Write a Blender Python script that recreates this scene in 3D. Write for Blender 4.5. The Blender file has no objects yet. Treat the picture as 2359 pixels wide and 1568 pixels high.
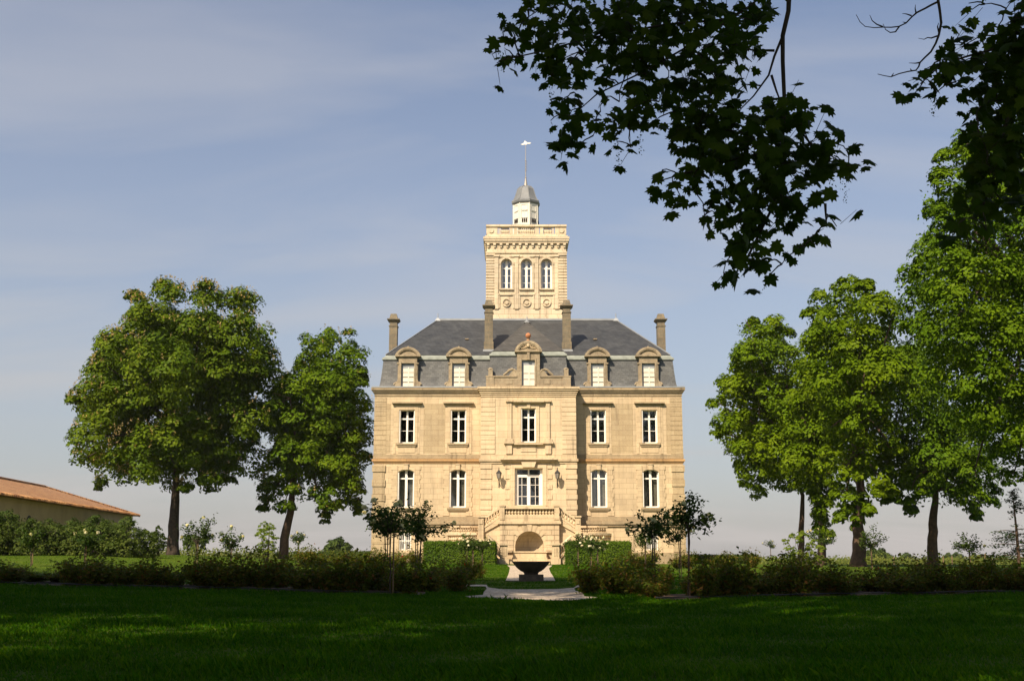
import bpy, math, random
import numpy as np
from mathutils import Vector, Matrix
random.seed(7); rng = np.random.default_rng(7)
PI = math.pi
sc = bpy.context.scene
C = sc.collection

# ------------------------------------------------------------------ camera
EYE = 1.15; FPX = 2700.0; PITCH = math.atan(506/FPX)
cam_d = bpy.data.cameras.new('camera'); cam = bpy.data.objects.new('camera', cam_d); C.objects.link(cam)
cam_d.sensor_width = 36; cam_d.lens = 36*FPX/2358; cam_d.clip_end = 8000; cam_d.clip_start = 0.1
cam.location = (0, 0, EYE); cam.rotation_euler = (PI/2+PITCH, 0, 0)
sc.camera = cam
# ------------------------------------------------------------------ light
SUN_AZ = math.radians(212); SUN_EL = math.radians(44)
sdir = Vector((math.sin(SUN_AZ)*math.cos(SUN_EL), math.cos(SUN_AZ)*math.cos(SUN_EL), math.sin(SUN_EL)))
sun_d = bpy.data.lights.new('sun', 'SUN'); sun_d.energy = 5.0; sun_d.angle = math.radians(0.53); sun_d.color = (1, 0.825, 0.62)
sun = bpy.data.objects.new('sun', sun_d); C.objects.link(sun)
sun.rotation_euler = sdir.to_track_quat('Z', 'Y').to_euler(); sun.location = (-20, -30, 60)
sc.view_settings.view_transform = 'Standard'; sc.view_settings.look = 'None'; sc.view_settings.gamma = 1
sc.view_settings.exposure = 0.6
SKY_STRENGTH = 0.09
world = bpy.data.worlds.new('World'); sc.world = world; world.use_nodes = True
def ramp_(nt, stops):
    r = nt.nodes.new('ShaderNodeValToRGB'); e = r.color_ramp.elements
    while len(e) < len(stops): e.new(0.5)
    for i, (p, c) in enumerate(stops): e[i].position = p; e[i].color = (*c, 1)
    return r
def build_world():
    nt = world.node_tree; nt.nodes.clear(); N = nt.nodes.new; L = nt.links.new
    out = N('ShaderNodeOutputWorld'); bg = N('ShaderNodeBackground'); L(bg.outputs[0], out.inputs[0])
    bg.inputs[1].default_value = SKY_STRENGTH
    sky = N('ShaderNodeTexSky'); sky.sky_type = 'NISHITA'; sky.sun_disc = False
    sky.sun_elevation = SUN_EL; sky.sun_rotation = SUN_AZ
    sky.air_density = 1.0; sky.dust_density = 2.2; sky.ozone_density = 2.0
    tc = N('ShaderNodeTexCoord'); sep = N('ShaderNodeSeparateXYZ'); L(tc.outputs['Generated'], sep.inputs[0])
    # cirrus layer: direction projected on a high plane
    zz = N('ShaderNodeMath'); zz.operation = 'ADD'; zz.inputs[1].default_value = 0.22; L(sep.outputs[2], zz.inputs[0])
    dx = N('ShaderNodeMath'); dx.operation = 'DIVIDE'; L(sep.outputs[0], dx.inputs[0]); L(zz.outputs[0], dx.inputs[1])
    dy = N('ShaderNodeMath'); dy.operation = 'DIVIDE'; L(sep.outputs[1], dy.inputs[0]); L(zz.outputs[0], dy.inputs[1])
    cb = N('ShaderNodeCombineXYZ'); L(dx.outputs[0], cb.inputs[0]); L(dy.outputs[0], cb.inputs[1])
    mp = N('ShaderNodeMapping'); mp.inputs['Rotation'].default_value = (0, 0, math.radians(78)); mp.inputs['Scale'].default_value = (0.55, 1.6, 1); mp.inputs['Location'].default_value = (3.1, 1.7, 0)
    L(cb.outputs[0], mp.inputs[0])
    n1 = N('ShaderNodeTexNoise'); n1.inputs['Scale'].default_value = 1.7; n1.inputs['Detail'].default_value = 7; n1.inputs['Roughness'].default_value = 0.5; n1.inputs['Distortion'].default_value = 0.6
    L(mp.outputs[0], n1.inputs[0])
    r1 = N('ShaderNodeValToRGB'); r1.color_ramp.elements[0].position = 0.44; r1.color_ramp.elements[1].position = 0.68
    L(n1.outputs[0], r1.inputs[0])
    # lower haze bank
    hz = N('ShaderNodeMapRange'); hz.inputs[1].default_value = 0.0; hz.inputs[2].default_value = 0.42; hz.inputs[3].default_value = 0.62; hz.inputs[4].default_value = 0.16
    L(sep.outputs[2], hz.inputs[0])
    sc_ = N('ShaderNodeMath'); sc_.operation = 'MULTIPLY'; sc_.inputs[1].default_value = 0.38; L(r1.outputs[0], sc_.inputs[0])
    mx = N('ShaderNodeMath'); mx.operation = 'MAXIMUM'; L(sc_.outputs[0], mx.inputs[0]); L(hz.outputs[0], mx.inputs[1])
    ad = N('ShaderNodeMath'); ad.operation = 'MULTIPLY_ADD'; ad.inputs[1].default_value = 0.75; ad.use_clamp = True; L(sc_.outputs[0], ad.inputs[0]); L(hz.outputs[0], ad.inputs[2])
    tint = N('ShaderNodeMix'); tint.data_type = 'RGBA'; tint.blend_type = 'MULTIPLY'; tint.inputs[0].default_value = 1
    L(sky.outputs[0], tint.inputs[6]); tint.inputs[7].default_value = (0.93, 0.94, 0.98, 1)
    mix = N('ShaderNodeMix'); mix.data_type = 'RGBA'; L(ad.outputs[0], mix.inputs[0]); L(tint.outputs[2], mix.inputs[6])
    k = 1/SKY_STRENGTH
    wr = ramp_(world.node_tree, [(0.0, (.385*k/20, .355*k/20, .34*k/20)), (0.10, (.37*k/20, .36*k/20, .355*k/20)), (0.30, (.40*k/20, .395*k/20, .41*k/20))]); L(sep.outputs[2], wr.inputs[0])
    sc2 = N('ShaderNodeVectorMath'); sc2.operation = 'SCALE'; sc2.inputs['Scale'].default_value = 20; L(wr.outputs[0], sc2.inputs[0]); L(sc2.outputs[0], mix.inputs[7])
    L(mix.outputs[2], bg.inputs[0])
build_world()

# ------------------------------------------------------------------ projection helpers (display pixels 2358x1568 -> metres)
cp, sp = math.cos(PITCH), math.sin(PITCH)
def at(px, py, Y):
    u = (px-1179)/FPX; v = (784-py)/FPX
    t = Y/(cp-v*sp)
    return Vector((u*t, Y, EYE+(sp+v*cp)*t))
def WX(px, py, Y): return at(px, py, Y).x
def WZ(py, Y): return at(1179, py, Y).z
def ppm(py, Y):                                     # pixels per metre there
    v = (784-py)/FPX
    return FPX*(cp-v*sp)/Y
# terrain
TX = [-400, -60, -22, -11, 0, 11, 22, 60, 400]
TY = [-80, 0, 10, 26, 42, 60, 78, 100, 170, 400, 1500]
TZ = [[0]*9,
      [.15, .15, .1, .05, 0, .03, .06, .1, .1],
      [.3, .3, .3, .25, .15, .2, .25, .3, .3],
      [.8, .8, .72, .60, .33, .42, .5, .5, .5],
      [1.15, 1.15, 1.05, .80, .5, .55, .6, .6, .6],
      [1.55, 1.5, 1.38, 1.0, .75, .78, .8, .8, .8],
      [1.7, 1.65, 1.5, 1.08, .95, .93, .9, .85, .8],
      [1.3, 1.3, 1.15, .9, .6, .5, .4, .3, .2],
      [.6, .6, .5, .3, .1, .0, .0, 0, -.2],
      [-.3]*9, [-3]*9]
TZ = np.array(TZ, float)
def terr_np(x, y):
    x = np.clip(np.asarray(x, float), TX[0], TX[-1]); y = np.clip(np.asarray(y, float), TY[0], TY[-1])
    ix = np.clip(np.searchsorted(TX, x, side='right')-1, 0, len(TX)-2); iy = np.clip(np.searchsorted(TY, y, side='right')-1, 0, len(TY)-2)
    tx = np.array(TX, float); ty = np.array(TY, float)
    a = (x-tx[ix])/(tx[ix+1]-tx[ix]); b = (y-ty[iy])/(ty[iy+1]-ty[iy])
    a = a*a*(3-2*a)*.35+a*.65
    return (TZ[iy, ix]*(1-a)+TZ[iy, ix+1]*a)*(1-b)+(TZ[iy+1, ix]*(1-a)+TZ[iy+1, ix+1]*a)*b
def terr(x, y): return float(terr_np(x, y))
def ground_at(px, py):                              # where the view ray of a display pixel meets the ground
    lo, hi = 6.0, 120.0
    for Y in np.arange(6, 120, .5):
        p = at(px, py, float(Y))
        if p.z < terr(p.x, p.y): hi = float(Y); lo = hi-.5; break
    for _ in range(20):
        m = (lo+hi)/2; p = at(px, py, m)
        if p.z < terr(p.x, p.y): hi = m
        else: lo = m
    return at(px, py, hi)

# ------------------------------------------------------------------ materials
def nodes(name):
    m = bpy.data.materials.new(name); m.use_nodes = True
    nt = m.node_tree; b = nt.nodes['Principled BSDF']
    return m, nt, b
def ramp(nt, stops):
    r = nt.nodes.new('ShaderNodeValToRGB'); e = r.color_ramp.elements
    while len(e) < len(stops): e.new(0.5)
    for i, (p, c) in enumerate(stops): e[i].position = p; e[i].color = (*c, 1)
    return r
def noise(nt, scale, detail=4, rough=.55, vec=None):
    n = nt.nodes.new('ShaderNodeTexNoise'); n.inputs['Scale'].default_value = scale; n.inputs['Detail'].default_value = detail; n.inputs['Roughness'].default_value = rough
    if vec is not None: nt.links.new(vec, n.inputs['Vector'])
    return n
def mixc(nt, f, a, b, mode='MIX'):
    m = nt.nodes.new('ShaderNodeMix'); m.data_type = 'RGBA'; m.blend_type = mode
    for s, v in ((0, f), (6, a), (7, b)):
        if hasattr(v, 'is_output'): nt.links.new(v, m.inputs[s])
        elif isinstance(v, tuple): m.inputs[s].default_value = (*v, 1)
        else: m.inputs[s].default_value = v
    return m.outputs[2]
def bump(nt, b, h, strength=.3, dist=.02):
    bm = nt.nodes.new('ShaderNodeBump'); bm.inputs['Strength'].default_value = strength; bm.inputs['Distance'].default_value = dist
    nt.links.new(h, bm.inputs['Height']); nt.links.new(bm.outputs[0], b.inputs['Normal'])
def objvec(nt): return nt.nodes.new('ShaderNodeTexCoord').outputs['Object']
def simple(name, col, rough=.6, metal=0, var=.15, scale=6, bmp=0.0):
    m, nt, b = nodes(name); v = objvec(nt); n = noise(nt, scale, 5, .6, v)
    lo = tuple(c*(1-var) for c in col); hi = tuple(min(1, c*(1+var)) for c in col)
    r = ramp(nt, [(.3, lo), (.7, hi)]); nt.links.new(n.outputs[0], r.inputs[0]); nt.links.new(r.outputs[0], b.inputs['Base Color'])
    b.inputs['Roughness'].default_value = rough; b.inputs['Metallic'].default_value = metal
    if bmp: bump(nt, b, n.outputs[0], bmp, .02)
    return m
def stone(name, c1, c2, stain=.5, staincol=(.22, .16, .09), bw=.95, bh=.36, mortar=.012, mortcol=(.30, .22, .13), stscale=.9, speck=.25):
    m, nt, b = nodes(name); L = nt.links.new
    v = objvec(nt); s = nt.nodes.new('ShaderNodeSeparateXYZ'); L(v, s.inputs[0])
    ad = nt.nodes.new('ShaderNodeMath'); ad.operation = 'ADD'; L(s.outputs[0], ad.inputs[0]); L(s.outputs[1], ad.inputs[1])
    cb = nt.nodes.new('ShaderNodeCombineXYZ'); L(ad.outputs[0], cb.inputs[0]); L(s.outputs[2], cb.inputs[1])
    br = nt.nodes.new('ShaderNodeTexBrick'); L(cb.outputs[0], br.inputs['Vector'])
    br.inputs['Scale'].default_value = 1; br.inputs['Brick Width'].default_value = bw; br.inputs['Row Height'].default_value = bh
    br.inputs['Mortar Size'].default_value = mortar; br.inputs['Mortar Smooth'].default_value = .3
    br.inputs['Color1'].default_value = (*c1, 1); br.inputs['Color2'].default_value = (*c2, 1); br.inputs['Mortar'].default_value = (*mortcol, 1)
    n1 = noise(nt, stscale, 8, .65, v); r1 = ramp(nt, [(.42, (0, 0, 0)), (.72, (1, 1, 1))]); L(n1.outputs[0], r1.inputs[0])
    f1 = nt.nodes.new('ShaderNodeMath'); f1.operation = 'MULTIPLY'; f1.inputs[1].default_value = stain; L(r1.outputs[0], f1.inputs[0])
    c = mixc(nt, f1.outputs[0], br.outputs[0], staincol)
    n2 = noise(nt, 14, 5, .7, v); r2 = ramp(nt, [(.5, (1, 1, 1)), (.75, (.45, .40, .33))]); L(n2.outputs[0], r2.inputs[0])
    c = mixc(nt, speck, c, mixc(nt, 1.0, c, r2.outputs[0], 'MULTIPLY'))
    mp = nt.nodes.new('ShaderNodeMapping'); mp.inputs['Scale'].default_value = (3.2, 3.2, .22); L(v, mp.inputs[0])
    n3 = noise(nt, 1.0, 5, .6, mp.outputs[0]); r3 = ramp(nt, [(.40, (1.06, 1.05, 1.03)), (.58, (.97, .96, .95)), (.72, (.58, .56, .54))]); L(n3.outputs[0], r3.inputs[0])
    c = mixc(nt, 1.0, c, r3.outputs[0], 'MULTIPLY')
    n4 = noise(nt, .35, 3, .5, v); r4 = ramp(nt, [(.35, (.90, .89, .88)), (.65, (1.06, 1.04, 1.0))]); L(n4.outputs[0], r4.inputs[0])
    c = mixc(nt, 1.0, c, r4.outputs[0], 'MULTIPLY')
    L(c, b.inputs['Base Color']); b.inputs['Roughness'].default_value = .85
    hm = nt.nodes.new('ShaderNodeMath'); hm.operation = 'MULTIPLY_ADD'; hm.inputs[1].default_value = -.6; L(br.outputs['Fac'], hm.inputs[0]); L(n2.outputs[0], hm.inputs[2])
    bump(nt, b, hm.outputs[0], .35, .015)
    return m
def slate(name, col, rowh=.14):
    m, nt, b = nodes(name); L = nt.links.new
    v = objvec(nt); s = nt.nodes.new('ShaderNodeSeparateXYZ'); L(v, s.inputs[0])
    ad = nt.nodes.new('ShaderNodeMath'); ad.operation = 'ADD'; L(s.outputs[0], ad.inputs[0]); L(s.outputs[1], ad.inputs[1])
    cb = nt.nodes.new('ShaderNodeCombineXYZ'); L(ad.outputs[0], cb.inputs[0]); L(s.outputs[2], cb.inputs[1])
    br = nt.nodes.new('ShaderNodeTexBrick'); L(cb.outputs[0], br.inputs['Vector'])
    br.inputs['Scale'].default_value = 1; br.inputs['Brick Width'].default_value = .26; br.inputs['Row Height'].default_value = rowh; br.inputs['Mortar Size'].default_value = .008
    br.inputs['Color1'].default_value = (*[c*1.25 for c in col], 1); br.inputs['Color2'].default_value = (*[c*.75 for c in col], 1); br.inputs['Mortar'].default_value = (*[c*.45 for c in col], 1)
    n1 = noise(nt, 1.2, 8, .7, v); r1 = ramp(nt, [(.35, (.75, .75, .75)), (.7, (1.35, 1.3, 1.2))]); L(n1.outputs[0], r1.inputs[0])
    c = mixc(nt, 1.0, br.outputs[0], r1.outputs[0], 'MULTIPLY'); L(c, b.inputs['Base Color'])
    b.inputs['Roughness'].default_value = .55; bump(nt, b, br.outputs['Fac'], -.4, .01)
    return m
def leafmat(name, cols, trans=.3, rough=.45, patch=.35):
    m, nt, b = nodes(name); L = nt.links.new
    g = nt.nodes.new('ShaderNodeNewGeometry'); n = len(cols)
    r = ramp(nt, [(i/(n-1) if n > 1 else 0, c) for i, c in enumerate(cols)]); L(g.outputs['Random Per Island'], r.inputs[0])
    pn = noise(nt, patch, 3, .5, objvec(nt)); pr = ramp(nt, [(.35, (.78, .86, .9)), (.65, (1.2, 1.12, .95))]); L(pn.outputs[0], pr.inputs[0])
    c = mixc(nt, 1.0, r.outputs[0], pr.outputs[0], 'MULTIPLY')
    L(c, b.inputs['Base Color']); b.inputs['Roughness'].default_value = rough
    b.inputs['Specular IOR Level'].default_value = .04
    t = nt.nodes.new('ShaderNodeBsdfTranslucent')
    tc = mixc(nt, 1.0, c, (1.25, 1.5, .5), 'MULTIPLY'); L(tc, t.inputs[0])
    ms = nt.nodes.new('ShaderNodeMixShader'); ms.inputs[0].default_value = trans
    L(b.outputs[0], ms.inputs[1]); L(t.outputs[0], ms.inputs[2]); L(ms.outputs[0], nt.nodes['Material Output'].inputs[0])
    return m
M = {}
M['stone'] = stone('limestone', (.60, .49, .325), (.53, .425, .28), .42, (.34, .27, .175), mortcol=(.36, .28, .18))
M['stone_light'] = stone('limestone_clean', (.63, .52, .355), (.57, .465, .31), .28, (.40, .31, .2), bw=1.3, bh=.42, mortcol=(.42, .33, .21))
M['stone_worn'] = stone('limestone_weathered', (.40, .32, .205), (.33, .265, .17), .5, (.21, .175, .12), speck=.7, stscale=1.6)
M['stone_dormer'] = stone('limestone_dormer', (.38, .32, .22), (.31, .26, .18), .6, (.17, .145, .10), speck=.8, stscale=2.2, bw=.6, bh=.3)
M['stone_panel'] = stone('limestone_speckled', (.46, .375, .24), (.40, .32, .20), .45, (.33, .25, .15), speck=.6, stscale=1.3)
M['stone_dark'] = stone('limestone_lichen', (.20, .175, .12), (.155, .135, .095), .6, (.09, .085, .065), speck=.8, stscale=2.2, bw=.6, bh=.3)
M['stone_orange'] = stone('limestone_ochre', (.52, .33, .15), (.45, .27, .12), .5, (.24, .17, .10), speck=.6, stscale=2.0, bw=1.4)
M['stone_tower'] = stone('limestone_tower', (.62, .54, .40), (.56, .48, .345), .2, (.42, .32, .2), bw=.9, bh=.4)
M['slate_steep'] = slate('slate_grey', (.092, .098, .10))
M['slate_top'] = slate('slate_dark', (.045, .049, .053), .12)
M['slate_bay_lit'] = slate('slate_lit_centre', (.066, .066, .064), .12)  # lighter copy of the top slate; light on the bay slope put into colour
M['zinc'] = simple('weathered_zinc', (.24, .265, .23), .6, .1, .25, 3)
M['lead'] = simple('lead_sheet', (.30, .32, .33), .5, .3, .15, 2)
M['white'] = simple('white_paint', (.82, .79, .72), .45, 0, .05, 3)
M['cupola'] = simple('cupola_paint', (.66, .64, .56), .6, 0, .08, 3)
M['cupola_lead'] = simple('cupola_lead', (.17, .18, .185), .65, .1, .15, 2)
M['cream'] = simple('cream_shutter', (.70, .66, .55), .5, 0, .05, 3)
M['bar'] = simple('grey_bar', (.14, .12, .09), .8)
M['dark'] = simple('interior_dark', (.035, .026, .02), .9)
M['curtain'] = simple('curtain_cloth', (.42, .38, .30), .9, 0, .25, 8)
M['iron'] = simple('black_iron', (.03, .03, .03), .5, .4)
M['pale_metal'] = simple('pale_metal', (.32, .29, .25), .5, .3)
M['orange_stone'] = simple('terracotta', (.42, .17, .07), .8, 0, .2, 8)
M['bark'] = simple('bark', (.045, .032, .022), .95, 0, .5, 5, .8)
M['bark_warm'] = simple('bark_warm', (.075, .045, .028), .95, 0, .5, 5, .8)
M['twig'] = simple('twig_bark', (.03, .022, .015), .9, 0, .3, 9)
M['stake'] = simple('wooden_stake', (.17, .11, .06), .9, 0, .3, 9)
M['soil'] = simple('bed_soil', (.085, .048, .022), .95, 0, .5, 5, .8)
M['fount'] = simple('dark_cast_stone', (.075, .055, .04), .75, 0, .4, 7, .4)
M['barnwall'] = simple('ochre_render', (.46, .345, .19), .9, 0, .14, .7)
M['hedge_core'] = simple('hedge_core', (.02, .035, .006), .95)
M['hose'] = simple('rubber_hose', (.02, .02, .02), .6)
M['petal_cream'] = leafmat('petal_cream', [(.72, .62, .36), (.80, .72, .50)], .3, .6)
M['petal_white'] = leafmat('petal_white', [(.78, .66, .50), (.85, .78, .66)], .3, .6)
M['petal_red'] = leafmat('petal_red', [(.55, .02, .02), (.45, .03, .03)], .2, .6)
M['candle'] = leafmat('chestnut_blossom', [(.34, .24, .10), (.46, .34, .17)], .3, .7)
M['leaf_chestnut'] = leafmat('leaf_chestnut', [(.054, .095, .005), (.072, .115, .006), (.095, .135, .006)], .12)
M['leaf_chestnut2'] = leafmat('leaf_chestnut_second', [(.058, .108, .005), (.075, .128, .006), (.10, .150, .006)], .14)
M['leaf_linden'] = leafmat('leaf_linden', [(.078, .130, .004), (.095, .150, .004), (.115, .175, .004)], .16)
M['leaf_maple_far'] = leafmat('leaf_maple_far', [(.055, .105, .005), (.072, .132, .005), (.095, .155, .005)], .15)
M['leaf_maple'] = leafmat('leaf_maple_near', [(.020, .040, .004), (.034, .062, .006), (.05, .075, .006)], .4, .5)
M['leaf_rose'] = leafmat('leaf_rose', [(.045, .07, .010), (.09, .12, .012), (.15, .15, .02), (.20, .085, .03)], .355)
M['leaf_rose_std'] = leafmat('leaf_rose_standard', [(.02, .045, .010), (.05, .08, .015), (.07, .10, .02)], .25)
M['leaf_hedge'] = leafmat('leaf_hedge', [(.05, .10, .008), (.08, .14, .01), (.11, .17, .02)], .25)
M['leaf_shrub'] = leafmat('leaf_shrub', [(.035, .06, .012), (.06, .09, .018), (.09, .12, .025)], .25)
M['leaf_yellow'] = leafmat('leaf_yellowgreen', [(.14, .19, .02), (.20, .25, .035), (.10, .15, .02)], .35)
M['leaf_far'] = leafmat('leaf_distant', [(.045, .07, .015), (.07, .10, .022)], .2, .7)
M['leaf_vine'] = leafmat('leaf_vine', [(.075, .10, .02), (.11, .135, .028), (.14, .15, .04)], .3, .6)
M['leaf_conifer'] = leafmat('leaf_conifer', [(.02, .045, .012), (.04, .07, .02)], .15, .6)
M['blade'] = leafmat('grass_blade', [(.018, .078, .001), (.036, .106, .002), (.075, .138, .003)], .35, .5, .5)
def glass():
    m, nt, b = nodes('window_glass'); L = nt.links.new
    gl = nt.nodes.new('ShaderNodeBsdfGlossy'); gl.inputs['Roughness'].default_value = .03; gl.inputs[0].default_value = (.9, .95, 1, 1)
    tr = nt.nodes.new('ShaderNodeBsdfTransparent'); tr.inputs[0].default_value = (.75, .78, .78, 1)
    lw = nt.nodes.new('ShaderNodeLayerWeight'); lw.inputs[0].default_value = .2; fr = nt.nodes.new('ShaderNodeMath'); fr.operation = 'MULTIPLY_ADD'; fr.inputs[1].default_value = .6; fr.inputs[2].default_value = .15; L(lw.outputs['Facing'], fr.inputs[0])
    ms = nt.nodes.new('ShaderNodeMixShader'); L(fr.outputs[0], ms.inputs[0]); L(tr.outputs[0], ms.inputs[1]); L(gl.outputs[0], ms.inputs[2])
    L(ms.outputs[0], nt.nodes['Material Output'].inputs[0]); return m
M['glass'] = glass()
def lawnmat():
    m, nt, b = nodes('lawn_grass'); L = nt.links.new; v = objvec(nt)
    n1 = noise(nt, .5, 6, .6, v); n2 = noise(nt, 30, 4, .7, v); n3 = noise(nt, 6, 4, .6, v)
    r1 = ramp(nt, [(.3, (.060, .105, .005)), (.55, (.085, .135, .007)), (.75, (.115, .150, .012))]); L(n1.outputs[0], r1.inputs[0])
    r2 = ramp(nt, [(.3, (.6, .62, .6)), (.7, (1.25, 1.2, 1.1))]); L(n2.outputs[0], r2.inputs[0])
    r3 = ramp(nt, [(.35, (.82, .85, .8)), (.7, (1.12, 1.1, 1.0))]); L(n3.outputs[0], r3.inputs[0])
    c = mixc(nt, 1.0, mixc(nt, 1.0, r1.outputs[0], r2.outputs[0], 'MULTIPLY'), r3.outputs[0], 'MULTIPLY'); L(c, b.inputs['Base Color'])
    b.inputs['Roughness'].default_value = .9; b.inputs['Specular IOR Level'].default_value = .1; bump(nt, b, n2.outputs[0], .9, .05)
    return m
M['lawn'] = lawnmat()
def gravelmat():
    m, nt, b = nodes('gravel'); L = nt.links.new; v = objvec(nt)
    vo = nt.nodes.new('ShaderNodeTexVoronoi'); vo.inputs['Scale'].default_value = 14; L(v, vo.inputs['Vector'])
    sepc = nt.nodes.new('ShaderNodeSeparateColor'); L(vo.outputs['Color'], sepc.inputs[0])
    r = ramp(nt, [(0, (.24, .18, .12)), (.5, (.42, .34, .245)), (1, (.64, .55, .42))]); L(sepc.outputs[0], r.inputs[0])
    L(r.outputs[0], b.inputs['Base Color']); b.inputs['Roughness'].default_value = .9; bump(nt, b, vo.outputs['Distance'], -.8, .03)
    return m
M['gravel'] = gravelmat()
def fieldmat():
    m, nt, b = nodes('field'); L = nt.links.new; v = objvec(nt)
    n1 = noise(nt, .05, 6, .6, v); r1 = ramp(nt, [(.3, (.09, .13, .025)), (.7, (.15, .18, .045))]); L(n1.outputs[0], r1.inputs[0])
    n2 = noise(nt, 2, 5, .7, v); r2 = ramp(nt, [(.3, (.7, .7, .7)), (.7, (1.2, 1.2, 1.2))]); L(n2.outputs[0], r2.inputs[0])
    L(mixc(nt, 1.0, r1.outputs[0], r2.outputs[0], 'MULTIPLY'), b.inputs['Base Color']); b.inputs['Roughness'].default_value = .95
    return m
M['field'] = fieldmat()
def tilemat():
    m, nt, b = nodes('clay_roof_tiles'); L = nt.links.new
    v = objvec(nt); s = nt.nodes.new('ShaderNodeSeparateXYZ'); L(v, s.inputs[0])
    cb = nt.nodes.new('ShaderNodeCombineXYZ'); L(s.outputs[1], cb.inputs[0]); L(s.outputs[0], cb.inputs[1])
    br = nt.nodes.new('ShaderNodeTexBrick'); L(cb.outputs[0], br.inputs['Vector']); br.offset = 0
    br.inputs['Scale'].default_value = 1; br.inputs['Brick Width'].default_value = .24; br.inputs['Row Height'].default_value = .38; br.inputs['Mortar Size'].default_value = .02
    br.inputs['Color1'].default_value = (.33, .155, .06, 1); br.inputs['Color2'].default_value = (.47, .28, .13, 1); br.inputs['Mortar'].default_value = (.10, .05, .03, 1)
    n1 = noise(nt, 2.5, 8, .75, v); r1 = ramp(nt, [(.3, (.6, .62, .6)), (.7, (1.3, 1.2, 1.1))]); L(n1.outputs[0], r1.inputs[0])
    L(mixc(nt, 1.0, br.outputs[0], r1.outputs[0], 'MULTIPLY'), b.inputs['Base Color']); b.inputs['Roughness'].default_value = .9; bump(nt, b, br.outputs['Fac'], -1, .06)
    return m
M['tiles'] = tilemat()

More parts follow.
